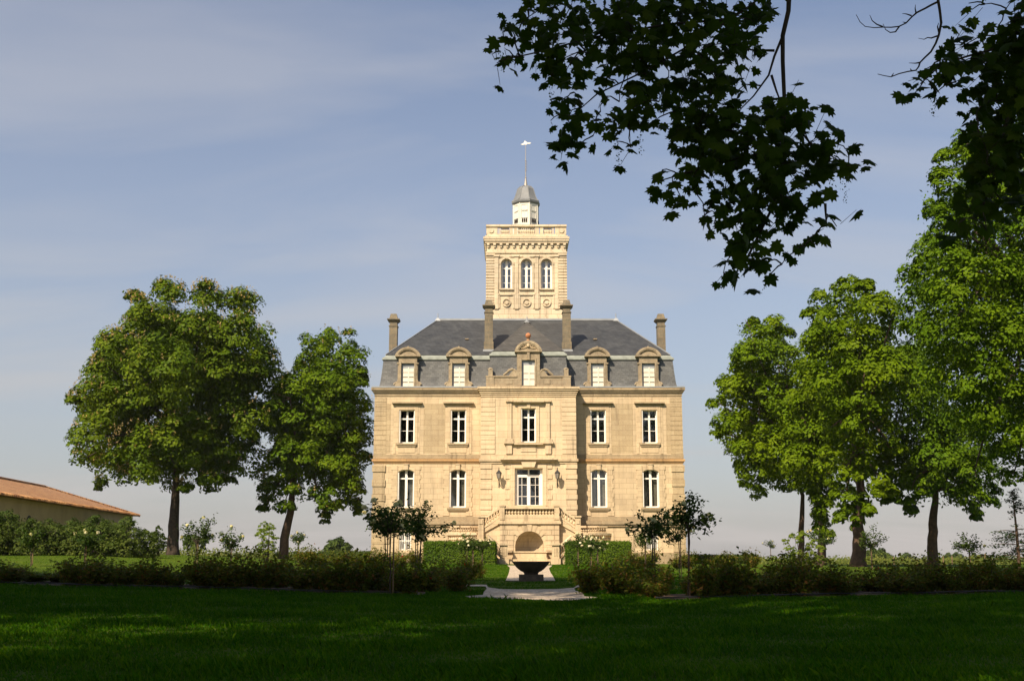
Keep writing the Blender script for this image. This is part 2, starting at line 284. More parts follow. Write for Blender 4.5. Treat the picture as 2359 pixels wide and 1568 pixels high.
# ------------------------------------------------------------------ object helpers
def tag(o, label=None, cat=None, group=None, kind=None):
    if label: o['label'] = label
    if cat: o['category'] = cat
    if group: o['group'] = group
    if kind: o['kind'] = kind
    return o
WORLD = {}
def empty(name, loc):
    o = bpy.data.objects.new(name, None); C.objects.link(o); o.location = loc; o.empty_display_size = .3; WORLD[o.name] = Vector(loc); return o
def link(name, me, parent=None, loc=None):
    o = bpy.data.objects.new(name, me); C.objects.link(o)
    if parent: o.parent = parent
    if loc is not None: o.location = loc
    base = WORLD.get(parent.name, Vector((0, 0, 0))) if parent else Vector((0, 0, 0))
    WORLD[o.name] = base+Vector(loc if loc is not None else (0, 0, 0))
    return o
class MB:
    def __init__(s): s.v = []; s.f = []; s.smooth = False
    def face(s, pts):
        n = len(s.v); s.v += [tuple(p) for p in pts]; s.f.append(tuple(range(n, n+len(pts))))
    def box(s, x0, x1, y0, y1, z0, z1):
        if x0 > x1: x0, x1 = x1, x0
        if y0 > y1: y0, y1 = y1, y0
        if z0 > z1: z0, z1 = z1, z0
        n = len(s.v)
        s.v += [(x0, y0, z0), (x1, y0, z0), (x1, y1, z0), (x0, y1, z0), (x0, y0, z1), (x1, y0, z1), (x1, y1, z1), (x0, y1, z1)]
        s.f += [tuple(n+i for i in q) for q in ((0, 3, 2, 1), (4, 5, 6, 7), (0, 1, 5, 4), (1, 2, 6, 5), (2, 3, 7, 6), (3, 0, 4, 7))]
    def prism(s, poly, y0, y1):                     # polygon in XZ, extruded along Y
        n = len(poly); a = sum(poly[i][0]*poly[(i+1) % n][1]-poly[(i+1) % n][0]*poly[i][1] for i in range(n))
        if a < 0: poly = poly[::-1]
        b = len(s.v); s.v += [(p[0], y0, p[1]) for p in poly]+[(p[0], y1, p[1]) for p in poly]
        s.f.append(tuple(range(b, b+n))); s.f.append(tuple(range(b+2*n-1, b+n-1, -1)))
        for i in range(n): j = (i+1) % n; s.f.append((b+j, b+i, b+n+i, b+n+j))
    def frustum(s, r0, z0, r1, z1):                 # rects (x0,x1,y0,y1)
        n = len(s.v)
        for (x0, x1, y0, y1), z in ((r0, z0), (r1, z1)): s.v += [(x0, y0, z), (x1, y0, z), (x1, y1, z), (x0, y1, z)]
        s.f += [tuple(n+i for i in q) for q in ((0, 3, 2, 1), (4, 5, 6, 7), (0, 1, 5, 4), (1, 2, 6, 5), (2, 3, 7, 6), (3, 0, 4, 7))]
    def lathe(s, c, prof, seg=12, rot=0):           # prof: (r,z)
        b = len(s.v)
        for r, z in prof:
            for k in range(seg):
                a = rot+2*PI*k/seg; s.v.append((c[0]+r*math.cos(a), c[1]+r*math.sin(a), c[2]+z))
        for i in range(len(prof)-1):
            for k in range(seg):
                j = (k+1) % seg; s.f.append((b+i*seg+k, b+i*seg+j, b+(i+1)*seg+j, b+(i+1)*seg+k))
        s.f.append(tuple(b+k for k in range(seg))[::-1]); m = b+(len(prof)-1)*seg; s.f.append(tuple(m+k for k in range(seg)))
    def tube(s, pts, rad, seg=7, wob=0.0):
        pts = [Vector(p) for p in pts]; b = len(s.v); n = len(pts)
        for i, p in enumerate(pts):
            d = (pts[min(i+1, n-1)]-pts[max(i-1, 0)]).normalized()
            a = Vector((1, 0, 0)) if abs(d.x) < .8 else Vector((0, 1, 0))
            u = d.cross(a).normalized(); w = d.cross(u); r = rad[i] if isinstance(rad, (list, tuple)) else rad
            for k in range(seg):
                t = 2*PI*k/seg; rr = r*(1+wob*(random.random()-.5)); s.v.append(tuple(p+u*math.cos(t)*rr+w*math.sin(t)*rr))
        for i in range(n-1):
            for k in range(seg):
                j = (k+1) % seg; s.f.append((b+i*seg+k, b+i*seg+j, b+(i+1)*seg+j, b+(i+1)*seg+k))
        s.f.append(tuple(b+k for k in range(seg))[::-1]); m = b+(n-1)*seg; s.f.append(tuple(m+k for k in range(seg)))
    def beam(s, p0, p1, w, h):                      # vertical-sided beam from p0 to p1 (bottom centre line), height h, width w
        p0 = Vector(p0); p1 = Vector(p1); d = (p1-p0); d.z = 0; d.normalize(); nrm = Vector((-d.y, d.x, 0))*w/2; up = Vector((0, 0, h)); n = len(s.v)
        for q in (p0-nrm, p1-nrm, p1+nrm, p0+nrm): s.v.append(tuple(q))
        for q in (p0-nrm, p1-nrm, p1+nrm, p0+nrm): s.v.append(tuple(q+up))
        s.f += [tuple(n+i for i in q) for q in ((0, 3, 2, 1), (4, 5, 6, 7), (0, 1, 5, 4), (1, 2, 6, 5), (2, 3, 7, 6), (3, 0, 4, 7))]
    def wall(s, x0, x1, z0, z1, y, openings, depth=.35):
        """wall sheet facing -Y with openings (ax0,ax1,az0,az1,rise)"""
        xs = sorted({x0, x1, *[o[0] for o in openings], *[o[1] for o in openings]}); zs = sorted({z0, z1, *[o[2] for o in openings], *[o[3] for o in openings]})
        for i in range(len(xs)-1):
            for k in range(len(zs)-1):
                mx = (xs[i]+xs[i+1])/2; mz = (zs[k]+zs[k+1])/2
                if any(o[0] < mx < o[1] and o[2] < mz < o[3] for o in openings): continue
                s.face([(xs[i], y, zs[k]), (xs[i+1], y, zs[k]), (xs[i+1], y, zs[k+1]), (xs[i], y, zs[k+1])])
        for o in openings:
            a0, a1, b0, b1, rise = o; yy = y+depth
            sp_ = b1-rise
            s.face([(a0, y, b0), (a0, y, sp_), (a0, yy, sp_), (a0, yy, b0)])
            s.face([(a1, y, b0), (a1, yy, b0), (a1, yy, sp_), (a1, y, sp_)])
            s.face([(a0, y, b0), (a0, yy, b0), (a1, yy, b0), (a1, y, b0)])
            arc = arch_pts(a0, a1, sp_, b1)
            for i in range(len(arc)-1):
                p, q = arc[i], arc[i+1]
                s.face([(p[0], y, p[1]), (q[0], y, q[1]), (q[0], yy, q[1]), (p[0], yy, p[1])])
                if rise > 0: s.face([(p[0], y, p[1]), (q[0], y, q[1]), (q[0], y, b1), (p[0], y, b1)])
    def mesh(s, name, off=(0, 0, 0)):
        me = bpy.data.meshes.new(name); o = Vector(off)
        me.from_pydata([(v[0]-o.x, v[1]-o.y, v[2]-o.z) for v in s.v], [], s.f); me.validate(); me.update()
        if s.smooth: me.polygons.foreach_set('use_smooth', [True]*len(me.polygons))
        return me
    def build(s, name, mat, parent=None, loc=None):
        base = Vector((0, 0, 0))
        if parent: base = WORLD[parent.name]
        if loc is not None: base = base+Vector(loc) if parent else Vector(loc)
        me = s.mesh(name, base); me.materials.append(mat)
        return link(name, me, parent, loc)
def arch_pts(a0, a1, zs, zt, n=10):
    if zt-zs < 1e-4: return [(a0, zt), (a1, zt)]
    w = (a1-a0)/2; h = zt-zs; R = (w*w+h*h)/(2*h); cz = zt-R; xc = (a0+a1)/2; t0 = math.asin(min(1, w/R))
    if h > w*.999: t0 = PI/2
    return [(xc+R*math.sin(-t0+2*t0*i/n), cz+R*math.cos(-t0+2*t0*i/n)) for i in range(n+1)]
def np_mesh(name, V, F, mat):                       # V (N,3), F (M,k) all the same k
    me = bpy.data.meshes.new(name); V = np.ascontiguousarray(V, dtype=np.float32); F = np.ascontiguousarray(F, dtype=np.int32); k = F.shape[1]
    me.vertices.add(len(V)); me.vertices.foreach_set('co', V.ravel())
    me.loops.add(F.size); me.loops.foreach_set('vertex_index', F.ravel())
    me.polygons.add(len(F)); me.polygons.foreach_set('loop_start', np.arange(0, F.size, k, dtype=np.int32))
    me.update(calc_edges=True); me.materials.append(mat); return me
RHOMB = (np.array([(-.5, 0, 0), (0, -.30, .05), (.5, 0, -.06), (0, .30, .05)]), np.array([(0, 1, 2, 3)]))
def leafcloud(P, Nn, size, tmpl=RHOMB, spin=None):
    n = len(P); T, F = tmpl; Nn = Nn/np.maximum(1e-6, np.linalg.norm(Nn, axis=1, keepdims=True))
    a = np.where(np.abs(Nn[:, 2:3]) < .9, np.array([[0, 0, 1.]]), np.array([[1., 0, 0]]))
    U = np.cross(a, Nn); U /= np.maximum(1e-6, np.linalg.norm(U, axis=1, keepdims=True)); W = np.cross(Nn, U)
    t = rng.uniform(0, 2*PI, n) if spin is None else spin
    c, s_ = np.cos(t)[:, None], np.sin(t)[:, None]; U2 = U*c+W*s_; W2 = -U*s_+W*c
    sz = np.asarray(size).reshape(-1, 1, 1)*np.ones((n, 1, 1))
    V = P[:, None, :]+sz*(T[None, :, 0:1]*U2[:, None, :]+T[None, :, 1:2]*W2[:, None, :]+T[None, :, 2:3]*Nn[:, None, :])
    k = len(T); Fa = (F[None]+np.arange(n)[:, None, None]*k).reshape(-1, F.shape[1])
    return V.reshape(-1, 3), Fa
def unit(n):
    v = rng.normal(size=(n, 3)); return v/np.linalg.norm(v, axis=1, keepdims=True)
def crown_points(blobs, sub=.5, nl=80, rs=(.5, 1.0), fill=.12, inner=34, ycore=None):
    """sprays of leaves: each spray is a lumpy dome of leaves on the skin of a blob, with gaps between; sparse leaves inside"""
    B = np.array(blobs, float); P = []; Nn = []
    for i, (x, y, z, r) in enumerate(B):
        c = np.array([x, y, z]); ns = max(4, int(4*PI*r*r*sub)); d = unit(ns)
        rad = r*rng.uniform(.62, 1.05, ns)
        sc_ = c+d*rad[:, None]*np.array([1, 1, .95])
        dist = np.linalg.norm(sc_[:, None, :]-B[None, :, :3], axis=2)/B[None, :, 3]; dist[:, i] = 9
        keep = ((dist.min(axis=1) > .62) | (rng.random(ns) < fill)) & ((d[:, 2] > -.15) | (rng.random(ns) < .38))
        sc_ = sc_[keep]; d = d[keep]; ns = len(sc_)
        if ns:
            rr = rng.uniform(rs[0], rs[1], ns)*min(1, .35+r*.5)
            off = rng.normal(size=(ns, nl, 3)); off[:, :, 2] = np.abs(off[:, :, 2])-.45*rng.random((ns, nl)); off += d[:, None, :]*.5
            off /= np.linalg.norm(off, axis=2, keepdims=True); off *= rng.uniform(.62, 1.06, (ns, nl, 1))
            nm = off*1.0+d[:, None, :]*.35+np.array([0, 0, .30])+rng.normal(size=off.shape)*.26
            off = off*np.array([1, 1, .72]); pos = sc_[:, None, :]+off*rr[:, None, None]
            pos[:, :, 2] -= (off[:, :, 0]**2+off[:, :, 1]**2)*rr[:, None]*.40
            P.append(pos.reshape(-1, 3)); Nn.append(nm.reshape(-1, 3))
        ni = int(inner*r**3*4)
        if ycore is not None: c = np.array([x, y+(ycore-y)*.5, z-.1*r]); r = r*1.12
        q = c+unit(ni)*r*(rng.random((ni, 1))**.4)*.85; P.append(q); Nn.append(unit(ni)+np.array([0, 0, .6]))
    return np.concatenate(P), np.concatenate(Nn)
def leaf_obj(name, P, Nn, size, mat, parent=None, tmpl=RHOMB, jitter=.3, loc=None):
    base = np.array(WORLD[parent.name]) if parent else np.zeros(3)
    if loc is not None and not parent: base = np.array(loc)
    V, F = leafcloud(P-base, Nn, size*rng.uniform(1-jitter, 1+jitter, len(P)), tmpl)
    return link(name, np_mesh(name, V, F, mat), parent, loc)

# ------------------------------------------------------------------ ground
def ground():
    xs = np.unique(np.concatenate([np.arange(-60, 60.1, 2), np.arange(-400, -59, 20), np.arange(60, 401, 20), [-1500, -1000, 1000, 1500]]))
    ys = np.unique(np.concatenate([np.arange(-80, 120, 2), np.arange(120, 401, 20), [600, 1000, 1500]]))
    X, Y = np.meshgrid(xs, ys); Z = terr_np(X, Y)
    V = np.stack([X, Y, Z], -1).reshape(-1, 3); nx = len(xs); I, J = np.meshgrid(np.arange(len(ys)-1), np.arange(nx-1), indexing='ij')
    a = (I*nx+J).ravel(); F = np.stack([a, a+1, a+nx+1, a+nx], -1)
    me = np_mesh('ground', V, F, M['lawn']); me.materials.append(M['field'])
    yc = ys[I.ravel()]; me.polygons.foreach_set('material_index', (yc >= 96).astype(np.int32))
    me.polygons.foreach_set('use_smooth', [True]*len(F))
    tag(link('ground', me), kind='structure')
ground()
def sheet(name, outline, mat, lift=.004, dens=.8, kind='structure'):
    """ground-hugging patch: XY outline, triangulated on a fine grid by clipping against the polygon"""
    import bmesh
    bm = bmesh.new(); vs = [bm.verts.new((p[0], p[1], 0)) for p in outline]; bm.faces.new(vs)
    xs = [p[0] for p in outline]; ys = [p[1] for p in outline]
    for lo, hi, ax in ((min(xs), max(xs), 0), (min(ys), max(ys), 1)):
        t = math.ceil(lo/2)*2
        while t < hi:
            co = (t, 0, 0) if ax == 0 else (0, t, 0); no = (1, 0, 0) if ax == 0 else (0, 1, 0)
            bmesh.ops.bisect_plane(bm, geom=bm.verts[:]+bm.edges[:]+bm.faces[:], plane_co=co, plane_no=no); t += 2
    bmesh.ops.triangulate(bm, faces=bm.faces[:])
    for v in bm.verts: v.co.z = terr(v.co.x, v.co.y)+lift
    bmesh.ops.recalc_face_normals(bm, faces=bm.faces[:])
    me = bpy.data.meshes.new(name); bm.to_mesh(me); bm.free(); me.materials.append(mat)
    if sum(p.normal.z for p in me.polygons) < 0: me.flip_normals()
    return tag(link(name, me), kind=kind)
def dpoly(pts): return [(ground_at(*p).x, ground_at(*p).y) for p in pts]
YS = 75.3
PATHS = [dpoly([(1071, 1374), (1079, 1379), (1190, 1381.5), (1288, 1384), (1346, 1383), (1392, 1377.5), (1346, 1374.5), (1342, 1366), (1325, 1361), (1322, 1356), (1330, 1352.5), (1420, 1353.5), (1420, 1350), (1330, 1348.5),
    (1322, 1354), (1290, 1357), (1216, 1358), (1150, 1357), (1124, 1353), (1120, 1347), (1042, 1347), (1042, 1350), (1118, 1351), (1121, 1356.5), (1114, 1364), (1112, 1371)])]
sheet('gravel_path', PATHS[0], M['gravel'], .02)
pl = dpoly([(1164, 1338), (1170, 1325), (1173, 1315), (1174, 1307), (1168, 1302)]); pr = dpoly([(1272, 1302), (1264, 1309), (1268, 1319), (1274, 1328), (1279, 1338)])
PATHS.append(pl+pr); sheet('garden_path', pl+pr, M['gravel'], .02)

# ------------------------------------------------------------------ chateau
YW, YB, YT = 80.0, 78.8, 88.0
XC = (WX(862, 1000, YW)+WX(1571, 1000, YW))/2
HW = (WX(1571, 1000, YW)-WX(862, 1000, YW))/2
BW = (WX(1325, 1000, YB)-WX(1107, 1000, YB))/2
print('house half width', HW, 'bay', BW, 'XC', XC)
base_z = .7
ch = empty('chateau', (XC, YW, .9))
tag(ch, 'cream limestone mansion with mansard slate roof, square tower and double outdoor staircase', 'mansion')
z = lambda py, Y=YW: WZ(py, Y)
ZE = z(906)            # underside of main cornice
ZC = z(893)            # top of cornice
def hx(px, py=1000, Y=YW): return WX(px, py, Y)-XC
colx = [hx(937, 982), hx(1055.5, 982), hx(1377.5, 982), hx(1496, 982)]
ax = (abs(colx[0])+abs(colx[3]))/2; bx_ = (abs(colx[1])+abs(colx[2]))/2
COLS = [XC-ax, XC-bx_, XC+bx_, XC+ax]
w_up = 18/ppm(982, YW); w_lo = 19/ppm(1126, YW); w_b = 14.5/ppm(1245, YW)
up = (z(1020), z(944)); lo = (z(1168), z(1080)); bs = (z(1266), z(1224))
RISE = 6.5/ppm(1080, YW)
DEP = 12.0
wall = MB()
for s in (-1, 1):
    ops = []
    for cx in COLS:
        if (cx-XC)*s < 0: continue
        ops += [(cx-w_up, cx+w_up, up[0], up[1], 0), (cx-w_lo, cx+w_lo, lo[0], lo[1], RISE)]
        if abs(cx-XC) > ax-.1: ops.append((cx-w_b, cx+w_b, bs[0], bs[1], 0))
    a, b = sorted((XC+s*BW, XC+s*HW)); wall.wall(a, b, base_z-.6, ZE, YW, ops, .38)
# side and rear walls
for s in (-1, 1):
    x = XC+s*HW; wall.face([(x, YW, base_z-.6), (x, YW+DEP, base_z-.6), (x, YW+DEP, ZE), (x, YW, ZE)][::(-1 if s < 0 else 1)])
wall.face([(XC-HW, YW+DEP, base_z-.6), (XC-HW, YW+DEP, ZE), (XC+HW, YW+DEP, ZE), (XC+HW, YW+DEP, base_z-.6)])
wall.build('wall', M['stone'], ch)
bay = MB()
bw_up = 17.5/ppm(980, YB); bw_door = 32/ppm(1120, YB)
upb = (WZ(1018, YB), WZ(940, YB)); dr = (WZ(1166, YB), WZ(1078, YB)); ZEb = WZ(905, YB); ZCb = WZ(893, YB)
bay.wall(XC-BW, XC+BW, base_z-.6, ZEb, YB, [(XC-bw_up, XC+bw_up, upb[0], upb[1], 0), (XC-bw_door, XC+bw_door, dr[0], dr[1], 0)], .38)
for s in (-1, 1):
    x = XC+s*BW; bay.face([(x, YB, base_z-.6), (x, YW+.05, base_z-.6), (x, YW+.05, ZEb), (x, YB, ZEb)][::(-1 if s < 0 else 1)])
bay.build('wall', M['stone_light'], ch)['label'] = 'cleaner pale stone of the projecting centre bay'
# dark rooms behind the openings
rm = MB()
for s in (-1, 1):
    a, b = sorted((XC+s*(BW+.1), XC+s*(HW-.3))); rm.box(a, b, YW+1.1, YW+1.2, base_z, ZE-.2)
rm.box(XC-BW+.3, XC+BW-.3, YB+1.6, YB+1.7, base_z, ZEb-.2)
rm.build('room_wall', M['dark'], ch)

# cornices -----------------------------------------------------------
def ring(mb, hw, y, out, z0, z1, dep=DEP, s=None):      # band round front and sides, proud by out
    mb.box(XC-hw-out, XC+hw+out, y-out, y+dep+out, z0, z1)
def profile_band(mb, x0, x1, yf, dep, prof, ends=True):
    """prof: list of (z0,z1,out)"""
    for z0, z1, o in prof: mb.box(x0-(o if ends else 0), x1+(o if ends else 0), yf-o, yf+dep, z0, z1)
for s in (-1, 1):
    cor = MB(); a, b = sorted((XC+s*(BW+.02), XC+s*HW))
    for z0, z1, o in ((z(912), z(906), .05), (z(906), z(903), .10), (z(903), z(899), .17), (z(899), z(893.5), .25)):
        a2, b2 = (a-o, b) if s < 0 else (a, b+o); cor.box(a2, b2, YW-o, YW+DEP+o, z0, z1)
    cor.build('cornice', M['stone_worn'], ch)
for s in (-1, 1):
    gut = MB()
    a, b = sorted((XC+s*(BW+.22), XC+s*(HW+.23))); gut.box(a, b, YW-.27, YW+.3, z(893.5)+.004, z(890.5))
    gut.build('gutter', M['lead'], ch)
cb = MB()
zb = lambda py: WZ(py, YB)
for z0, z1, o in ((zb(914), zb(909), .04), (zb(909), zb(905), .08), (zb(905), zb(900), .13), (zb(900), zb(896), .20), (zb(896), zb(891), .26)):
    cb.box(XC-BW-o, XC+BW+o, YB-o, YW+.5, z0, z1)
cb.build('cornice', M['stone'], ch)
# string course between the floors, plinth band
for s in (-1, 1):
    st = MB(); ste = MB(); pf = MB()
    a, b = sorted((XC+s*(BW+.0), XC+s*HW))
    for z0, z1, o in ((z(1066), z(1062), .06), (z(1062), z(1057), .13)):
        a2, b2 = (a-o, b) if s < 0 else (a, b+o); st.box(a2, b2, YW-o, YW+DEP, z0, z1)
    a2, b2 = (a-.05, b) if s < 0 else (a, b+.05); ste.box(a2, b2, YW-.05, YW+DEP, z(1055.8), z(1046))
    for z0, z1, o in ((z(1212), z(1207), .10), (z(1207), z(1199), .17), (z(1199), z(1189), .08)):
        a2, b2 = (a-o, b) if s < 0 else (a, b+o); pf.box(a2, b2, YW-o, YW+DEP, z0, z1)
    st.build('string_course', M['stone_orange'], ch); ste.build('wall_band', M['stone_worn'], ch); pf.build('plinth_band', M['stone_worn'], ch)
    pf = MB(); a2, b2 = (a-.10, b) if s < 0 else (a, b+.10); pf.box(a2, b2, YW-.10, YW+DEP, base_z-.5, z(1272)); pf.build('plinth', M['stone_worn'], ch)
st2 = MB()
for z0, z1, o in ((zb(1067), zb(1062), .06), (zb(1062), zb(1056), .14), (zb(1055.9), zb(1046), .05)): st2.box(XC-BW-o, XC+BW+o, YB-o, YW-.01, z0, z1)
st2.build('string_course', M['stone'], ch)

# quoins, pilasters, panels -----------------------------------------
def quoins(mb, xa, xb, y, z0, z1, n, o=.035, gap=.03, alt=0):
    h = (z1-z0)/n
    for i in range(n):
        e = alt if i % 2 else 0
        mb.box(xa-(e if xa < xb else 0), xb, y-o, y+.02, z0+i*h+gap/2, z0+(i+1)*h-gap/2)
qw = 30/ppm(1000, YW)*.9
for s in (-1, 1):
    q = MB()
    x1 = XC+s*(HW+.03); x0 = XC+s*(HW-qw)
    for i in range(12):
        h = (z(1046)-z(915))/12*-1; h = abs(h); q.box(x0, x1, YW-.03, YW+.6, z(1046)+i*h+.012, z(1046)+(i+1)*h-.012)
    n = 7; h = (z(1070)-z(1188))/n
    for i in range(n):
        if i % 2 == 0: q.box(x0-s*0, XC+s*(HW+.09), YW-.09, YW+.9, z(1188)+i*h+.02, z(1188)+(i+1)*h-.02)
        else: q.box(x0+s*.05, XC+s*(HW+.04), YW-.04, YW+.9, z(1188)+i*h, z(1188)+(i+1)*h)
    n = 3; h = (z(1214)-z(1271))/n
    for i in range(n): q.box(XC+s*(HW-qw-(.35 if i % 2 else 0)), XC+s*(HW+.05), YW-.05, YW+.9, z(1271)+i*h+.015, z(1271)+(i+1)*h-.015)
    q.build('quoin', M['stone_panel'], ch)
qbw = 32/ppm(1000, YB)
for s in (-1, 1):
    qb = MB()
    x1 = XC+s*(BW+.025); x0 = XC+s*(BW-qbw); n = 12; h = (zb(916)-zb(1045))/n
    for i in range(n): qb.box(x0, x1, YB-.035, YB+.3, zb(1045)+i*h+.014, zb(1045)+(i+1)*h-.014)
    n = 10; h = (zb(1068)-zb(1185))/n
    for i in range(n):
        if i % 2: qb.box(x0+s*.22, XC+s*(BW+.07), YB-.07, YB+.3, zb(1185)+i*h+.014, zb(1185)+(i+1)*h-.014)
        else: qb.box(x0+s*.22, XC+s*(BW+.02), YB-.025, YB+.3, zb(1185)+i*h, zb(1185)+(i+1)*h)
    # inner blocks beside the door
    xi = XC+s*(43/ppm(1120, YB)); xo = XC+s*(54/ppm(1120, YB))
    for i in range(n):
        if i % 2: qb.box(xi, xo, YB-.05, YB+.02, zb(1185)+i*h+.014, zb(1185)+(i+1)*h-.014)
    qb.build('quoin', M['stone_light'], ch)
for s in (-1, 1):
    for (pa, pb) in ((875, 899), (975, 1026)):
        xa = XC-abs(hx(pa)); xb = XC-abs(hx(pb))
        if s > 0: xa, xb = 2*XC-xb, 2*XC-xa
        pan = MB(); pan.box(xa, xb, YW-.012, YW+.02, z(1043), z(930)); pan.build('wall_panel', M['stone_panel'], ch)
def surround(mb, cx, w, z0, z1, y, t=.18, o=.05, top=True):
    mb.box(cx-w-t, cx-w, y-o, y+.02, z0, z1); mb.box(cx+w, cx+w+t, y-o, y+.02, z0, z1); mb.box(cx-w-t, cx+w+t, y-o, y+.02, z1, z1+t)
# centre bay ornament
bo = MB(); k = ppm(980, YB)
surround(bo, XC, bw_up+.006, upb[0]-.02, upb[1]+.006, YB, .20, .06)
bo.box(XC-36/k, XC+36/k, YB-.30, YB+.02, zb(926.5), zb(922.5)); bo.box(XC-34/k, XC+34/k, YB-.18, YB+.02, zb(929.5), zb(926.6)); bo.box(XC-.12, XC+.12, YB-.13, YB+.02, upb[1], zb(930))
for s in (-1, 1):
    xa = XC+s*39/k; xb = XC+s*49/k
    bo.box(xa, xb, YB-.09, YB+.02, zb(1010), zb(926)); bo.box(xa-s*.06, xb+s*.10, YB-.20, YB+.02, zb(925.6), zb(922))
    bo.box(xa-s*.08, xb+s*.14, YB-.18, YB+.02, zb(1016), zb(1010.5)); bo.box(xa-s*.14, xb+s*.22, YB-.24, YB+.02, zb(1022), zb(1016.3)); bo.box(xa-s*.02, xb+s*.08, YB-.13, YB+.02, zb(1045), zb(1022.4))
bo.box(XC-33/k, XC+33/k, YB-.22, YB+.3, zb(1024), zb(1019.5)); bo.box(XC-18/k, XC+18/k, YB-.04, YB+.02, zb(1040), zb(1027))
# door surround
surround(bo, XC, bw_door+.01, dr[0]-.05, dr[1]+.01, YB, .26, .07)
bo.box(XC-bw_door-.36, XC-bw_door-.275, YB-.03, YB+.02, dr[0], dr[1]+.3); bo.box(XC+bw_door+.275, XC+bw_door+.36, YB-.03, YB+.02, dr[0], dr[1]+.3)
k2 = ppm(1060, YB); bo.box(XC-65/k2, XC+65/k2, YB-.36, YB+.02, zb(1059), zb(1055)); bo.box(XC-60/k2, XC+60/k2, YB-.22, YB+.02, zb(1063), zb(1059.3))
bo.prism([(XC-.38, zb(1076)), (XC+.38, zb(1076)), (XC+.5, zb(1064)), (XC-.5, zb(1064))], YB-.28, YB+.02)
bo.build('door_surround', M['stone_light'], ch)

# windows ------------------------------------------------------------
def win_mesh(w, h, rise=0, transom=.72, bars=(), t=.055, mid=.06, name='window'):
    """frame mesh, origin bottom centre, plane y=0 facing -Y"""
    mb = MB(); sp_ = h-rise
    mb.box(-w, -w+t, -.03, .03, 0, sp_); mb.box(w-t, w, -.03, .03, 0, sp_); mb.box(-w+t, w-t, -.03, .03, 0, t*1.6)
    if rise:
        o = arch_pts(-w, w, sp_, h); i_ = arch_pts(-w+t, w-t, sp_-t*.5, h-t)
        for j in range(len(o)-1): mb.prism([i_[j], o[j], o[j+1], i_[j+1]], -.03, .03)
    else: mb.box(-w+t, w-t, -.03, .03, h-t, h)
    mb.box(-mid, mid, -.045, .035, t*1.6, h-t)
    zt = h*transom; mb.box(-w+t, w-t, -.05, .025, zt-.05, zt+.05)
    for s in (-1, 1): mb.box(s*(w-t), s*(w-t-.05), -.038, .02, t*1.6, h-t if not rise else sp_)
    for b in bars:
        for s in (-1, 1): mb.box(s*mid, s*(w-t-.05), -.02, .02, h*b-.014, h*b+.014)
    return mb
def pane_mesh(w, h, rise, t=.05):
    mb = MB(); a = arch_pts(-w+t, w-t, h-rise-t*.5, h-t) if rise else [(-w+t, h-t), (w-t, h-t)]
    pts = [(-w+t, t), (w-t, t)]+a[::-1]; mb.face([(p[0], .014, p[1]) for p in pts]); return mb
def curtain_mesh(w, h, open_=.35):
    mb = MB()
    for s in (-1, 1):
        x0 = w-.08; n = 9; x1 = w*open_
        for i in range(n):
            xa = x0+(x1-x0)*i/n; xb = x0+(x1-x0)*(i+1)/n; ya = .22+(.06 if i % 2 else 0); yb = .22+(0 if i % 2 else .06)
            mb.face([(s*xa, ya, .05), (s*xb, yb, .05), (s*xb, yb, h-.05), (s*xa, ya, h-.05)])
    return mb
def place_windows(name, proto, spots, mat):
    w, h, rise, kw, cur, sh = proto
    mf = win_mesh(w, h, rise, **kw).mesh(name); mf.materials.append(M['white'])
    mp = pane_mesh(w, h, rise).mesh('pane'); mp.materials.append(M['glass'])
    mc = curtain_mesh(w, h, cur).mesh('curtain') if cur else None
    if mc: mc.materials.append(M['curtain'])
    ms = None
    if sh:
        mb = MB(); mb.box(-w+.005, -w+.07, -.30, -.06, .02, h-rise-.03); mb.box(w-.05, w-.005, -.30, -.06, .02, h-rise-.03)
        ms = mb.mesh('shutter'); ms.materials.append(M['white'])
    made = []
    for (x, y, zz) in spots:
        b = WORLD['chateau']
        o = link(name, mf, ch, (x-b.x, y-b.y, zz-b.z)); link('pane', mp, o)
        if mc: link('curtain', mc, o)
        if ms: link('shutter', ms, o)
        made.append(o)
    return made
WUP = place_windows('window', (w_up, up[1]-up[0], 0, dict(transom=.74, bars=(.38,)), 0, True), [(c, YW+.30, up[0]) for c in COLS], None)
WLO = place_windows('window', (w_lo, lo[1]-lo[0], RISE, dict(transom=.76, mid=.085), .30, True), [(c, YW+.30, lo[0]) for c in COLS], None)
place_windows('window', (bw_up, upb[1]-upb[0], 0, dict(transom=.74, bars=(.38,)), 0, True), [(XC, YB+.30, upb[0])], None)
mb = win_mesh(w_b, bs[1]-bs[0], 0, .5, (), name='window'); h_ = bs[1]-bs[0]
for i in range(6): x = -w_b+.08+i*(2*w_b-.16)/5; mb.box(x-.018, x+.018, -.2, -.165, -.02, h_)
mb.box(-w_b, w_b, -.21, -.155, h_*.5, h_*.5+.04); mb.box(-w_b-.04, w_b+.04, -.26, .02, -.08, -.01)
mw = mb.mesh('window'); mw.materials.append(M['white'])
mp = pane_mesh(w_b, h_, 0).mesh('pane'); mp.materials.append(M['glass'])
for c in (COLS[0], COLS[3]):
    b = WORLD['chateau']; o = link('barred_window', mw, ch, (c-b.x, YW+.28-b.y, bs[0]-b.z)); link('pane', mp, o)
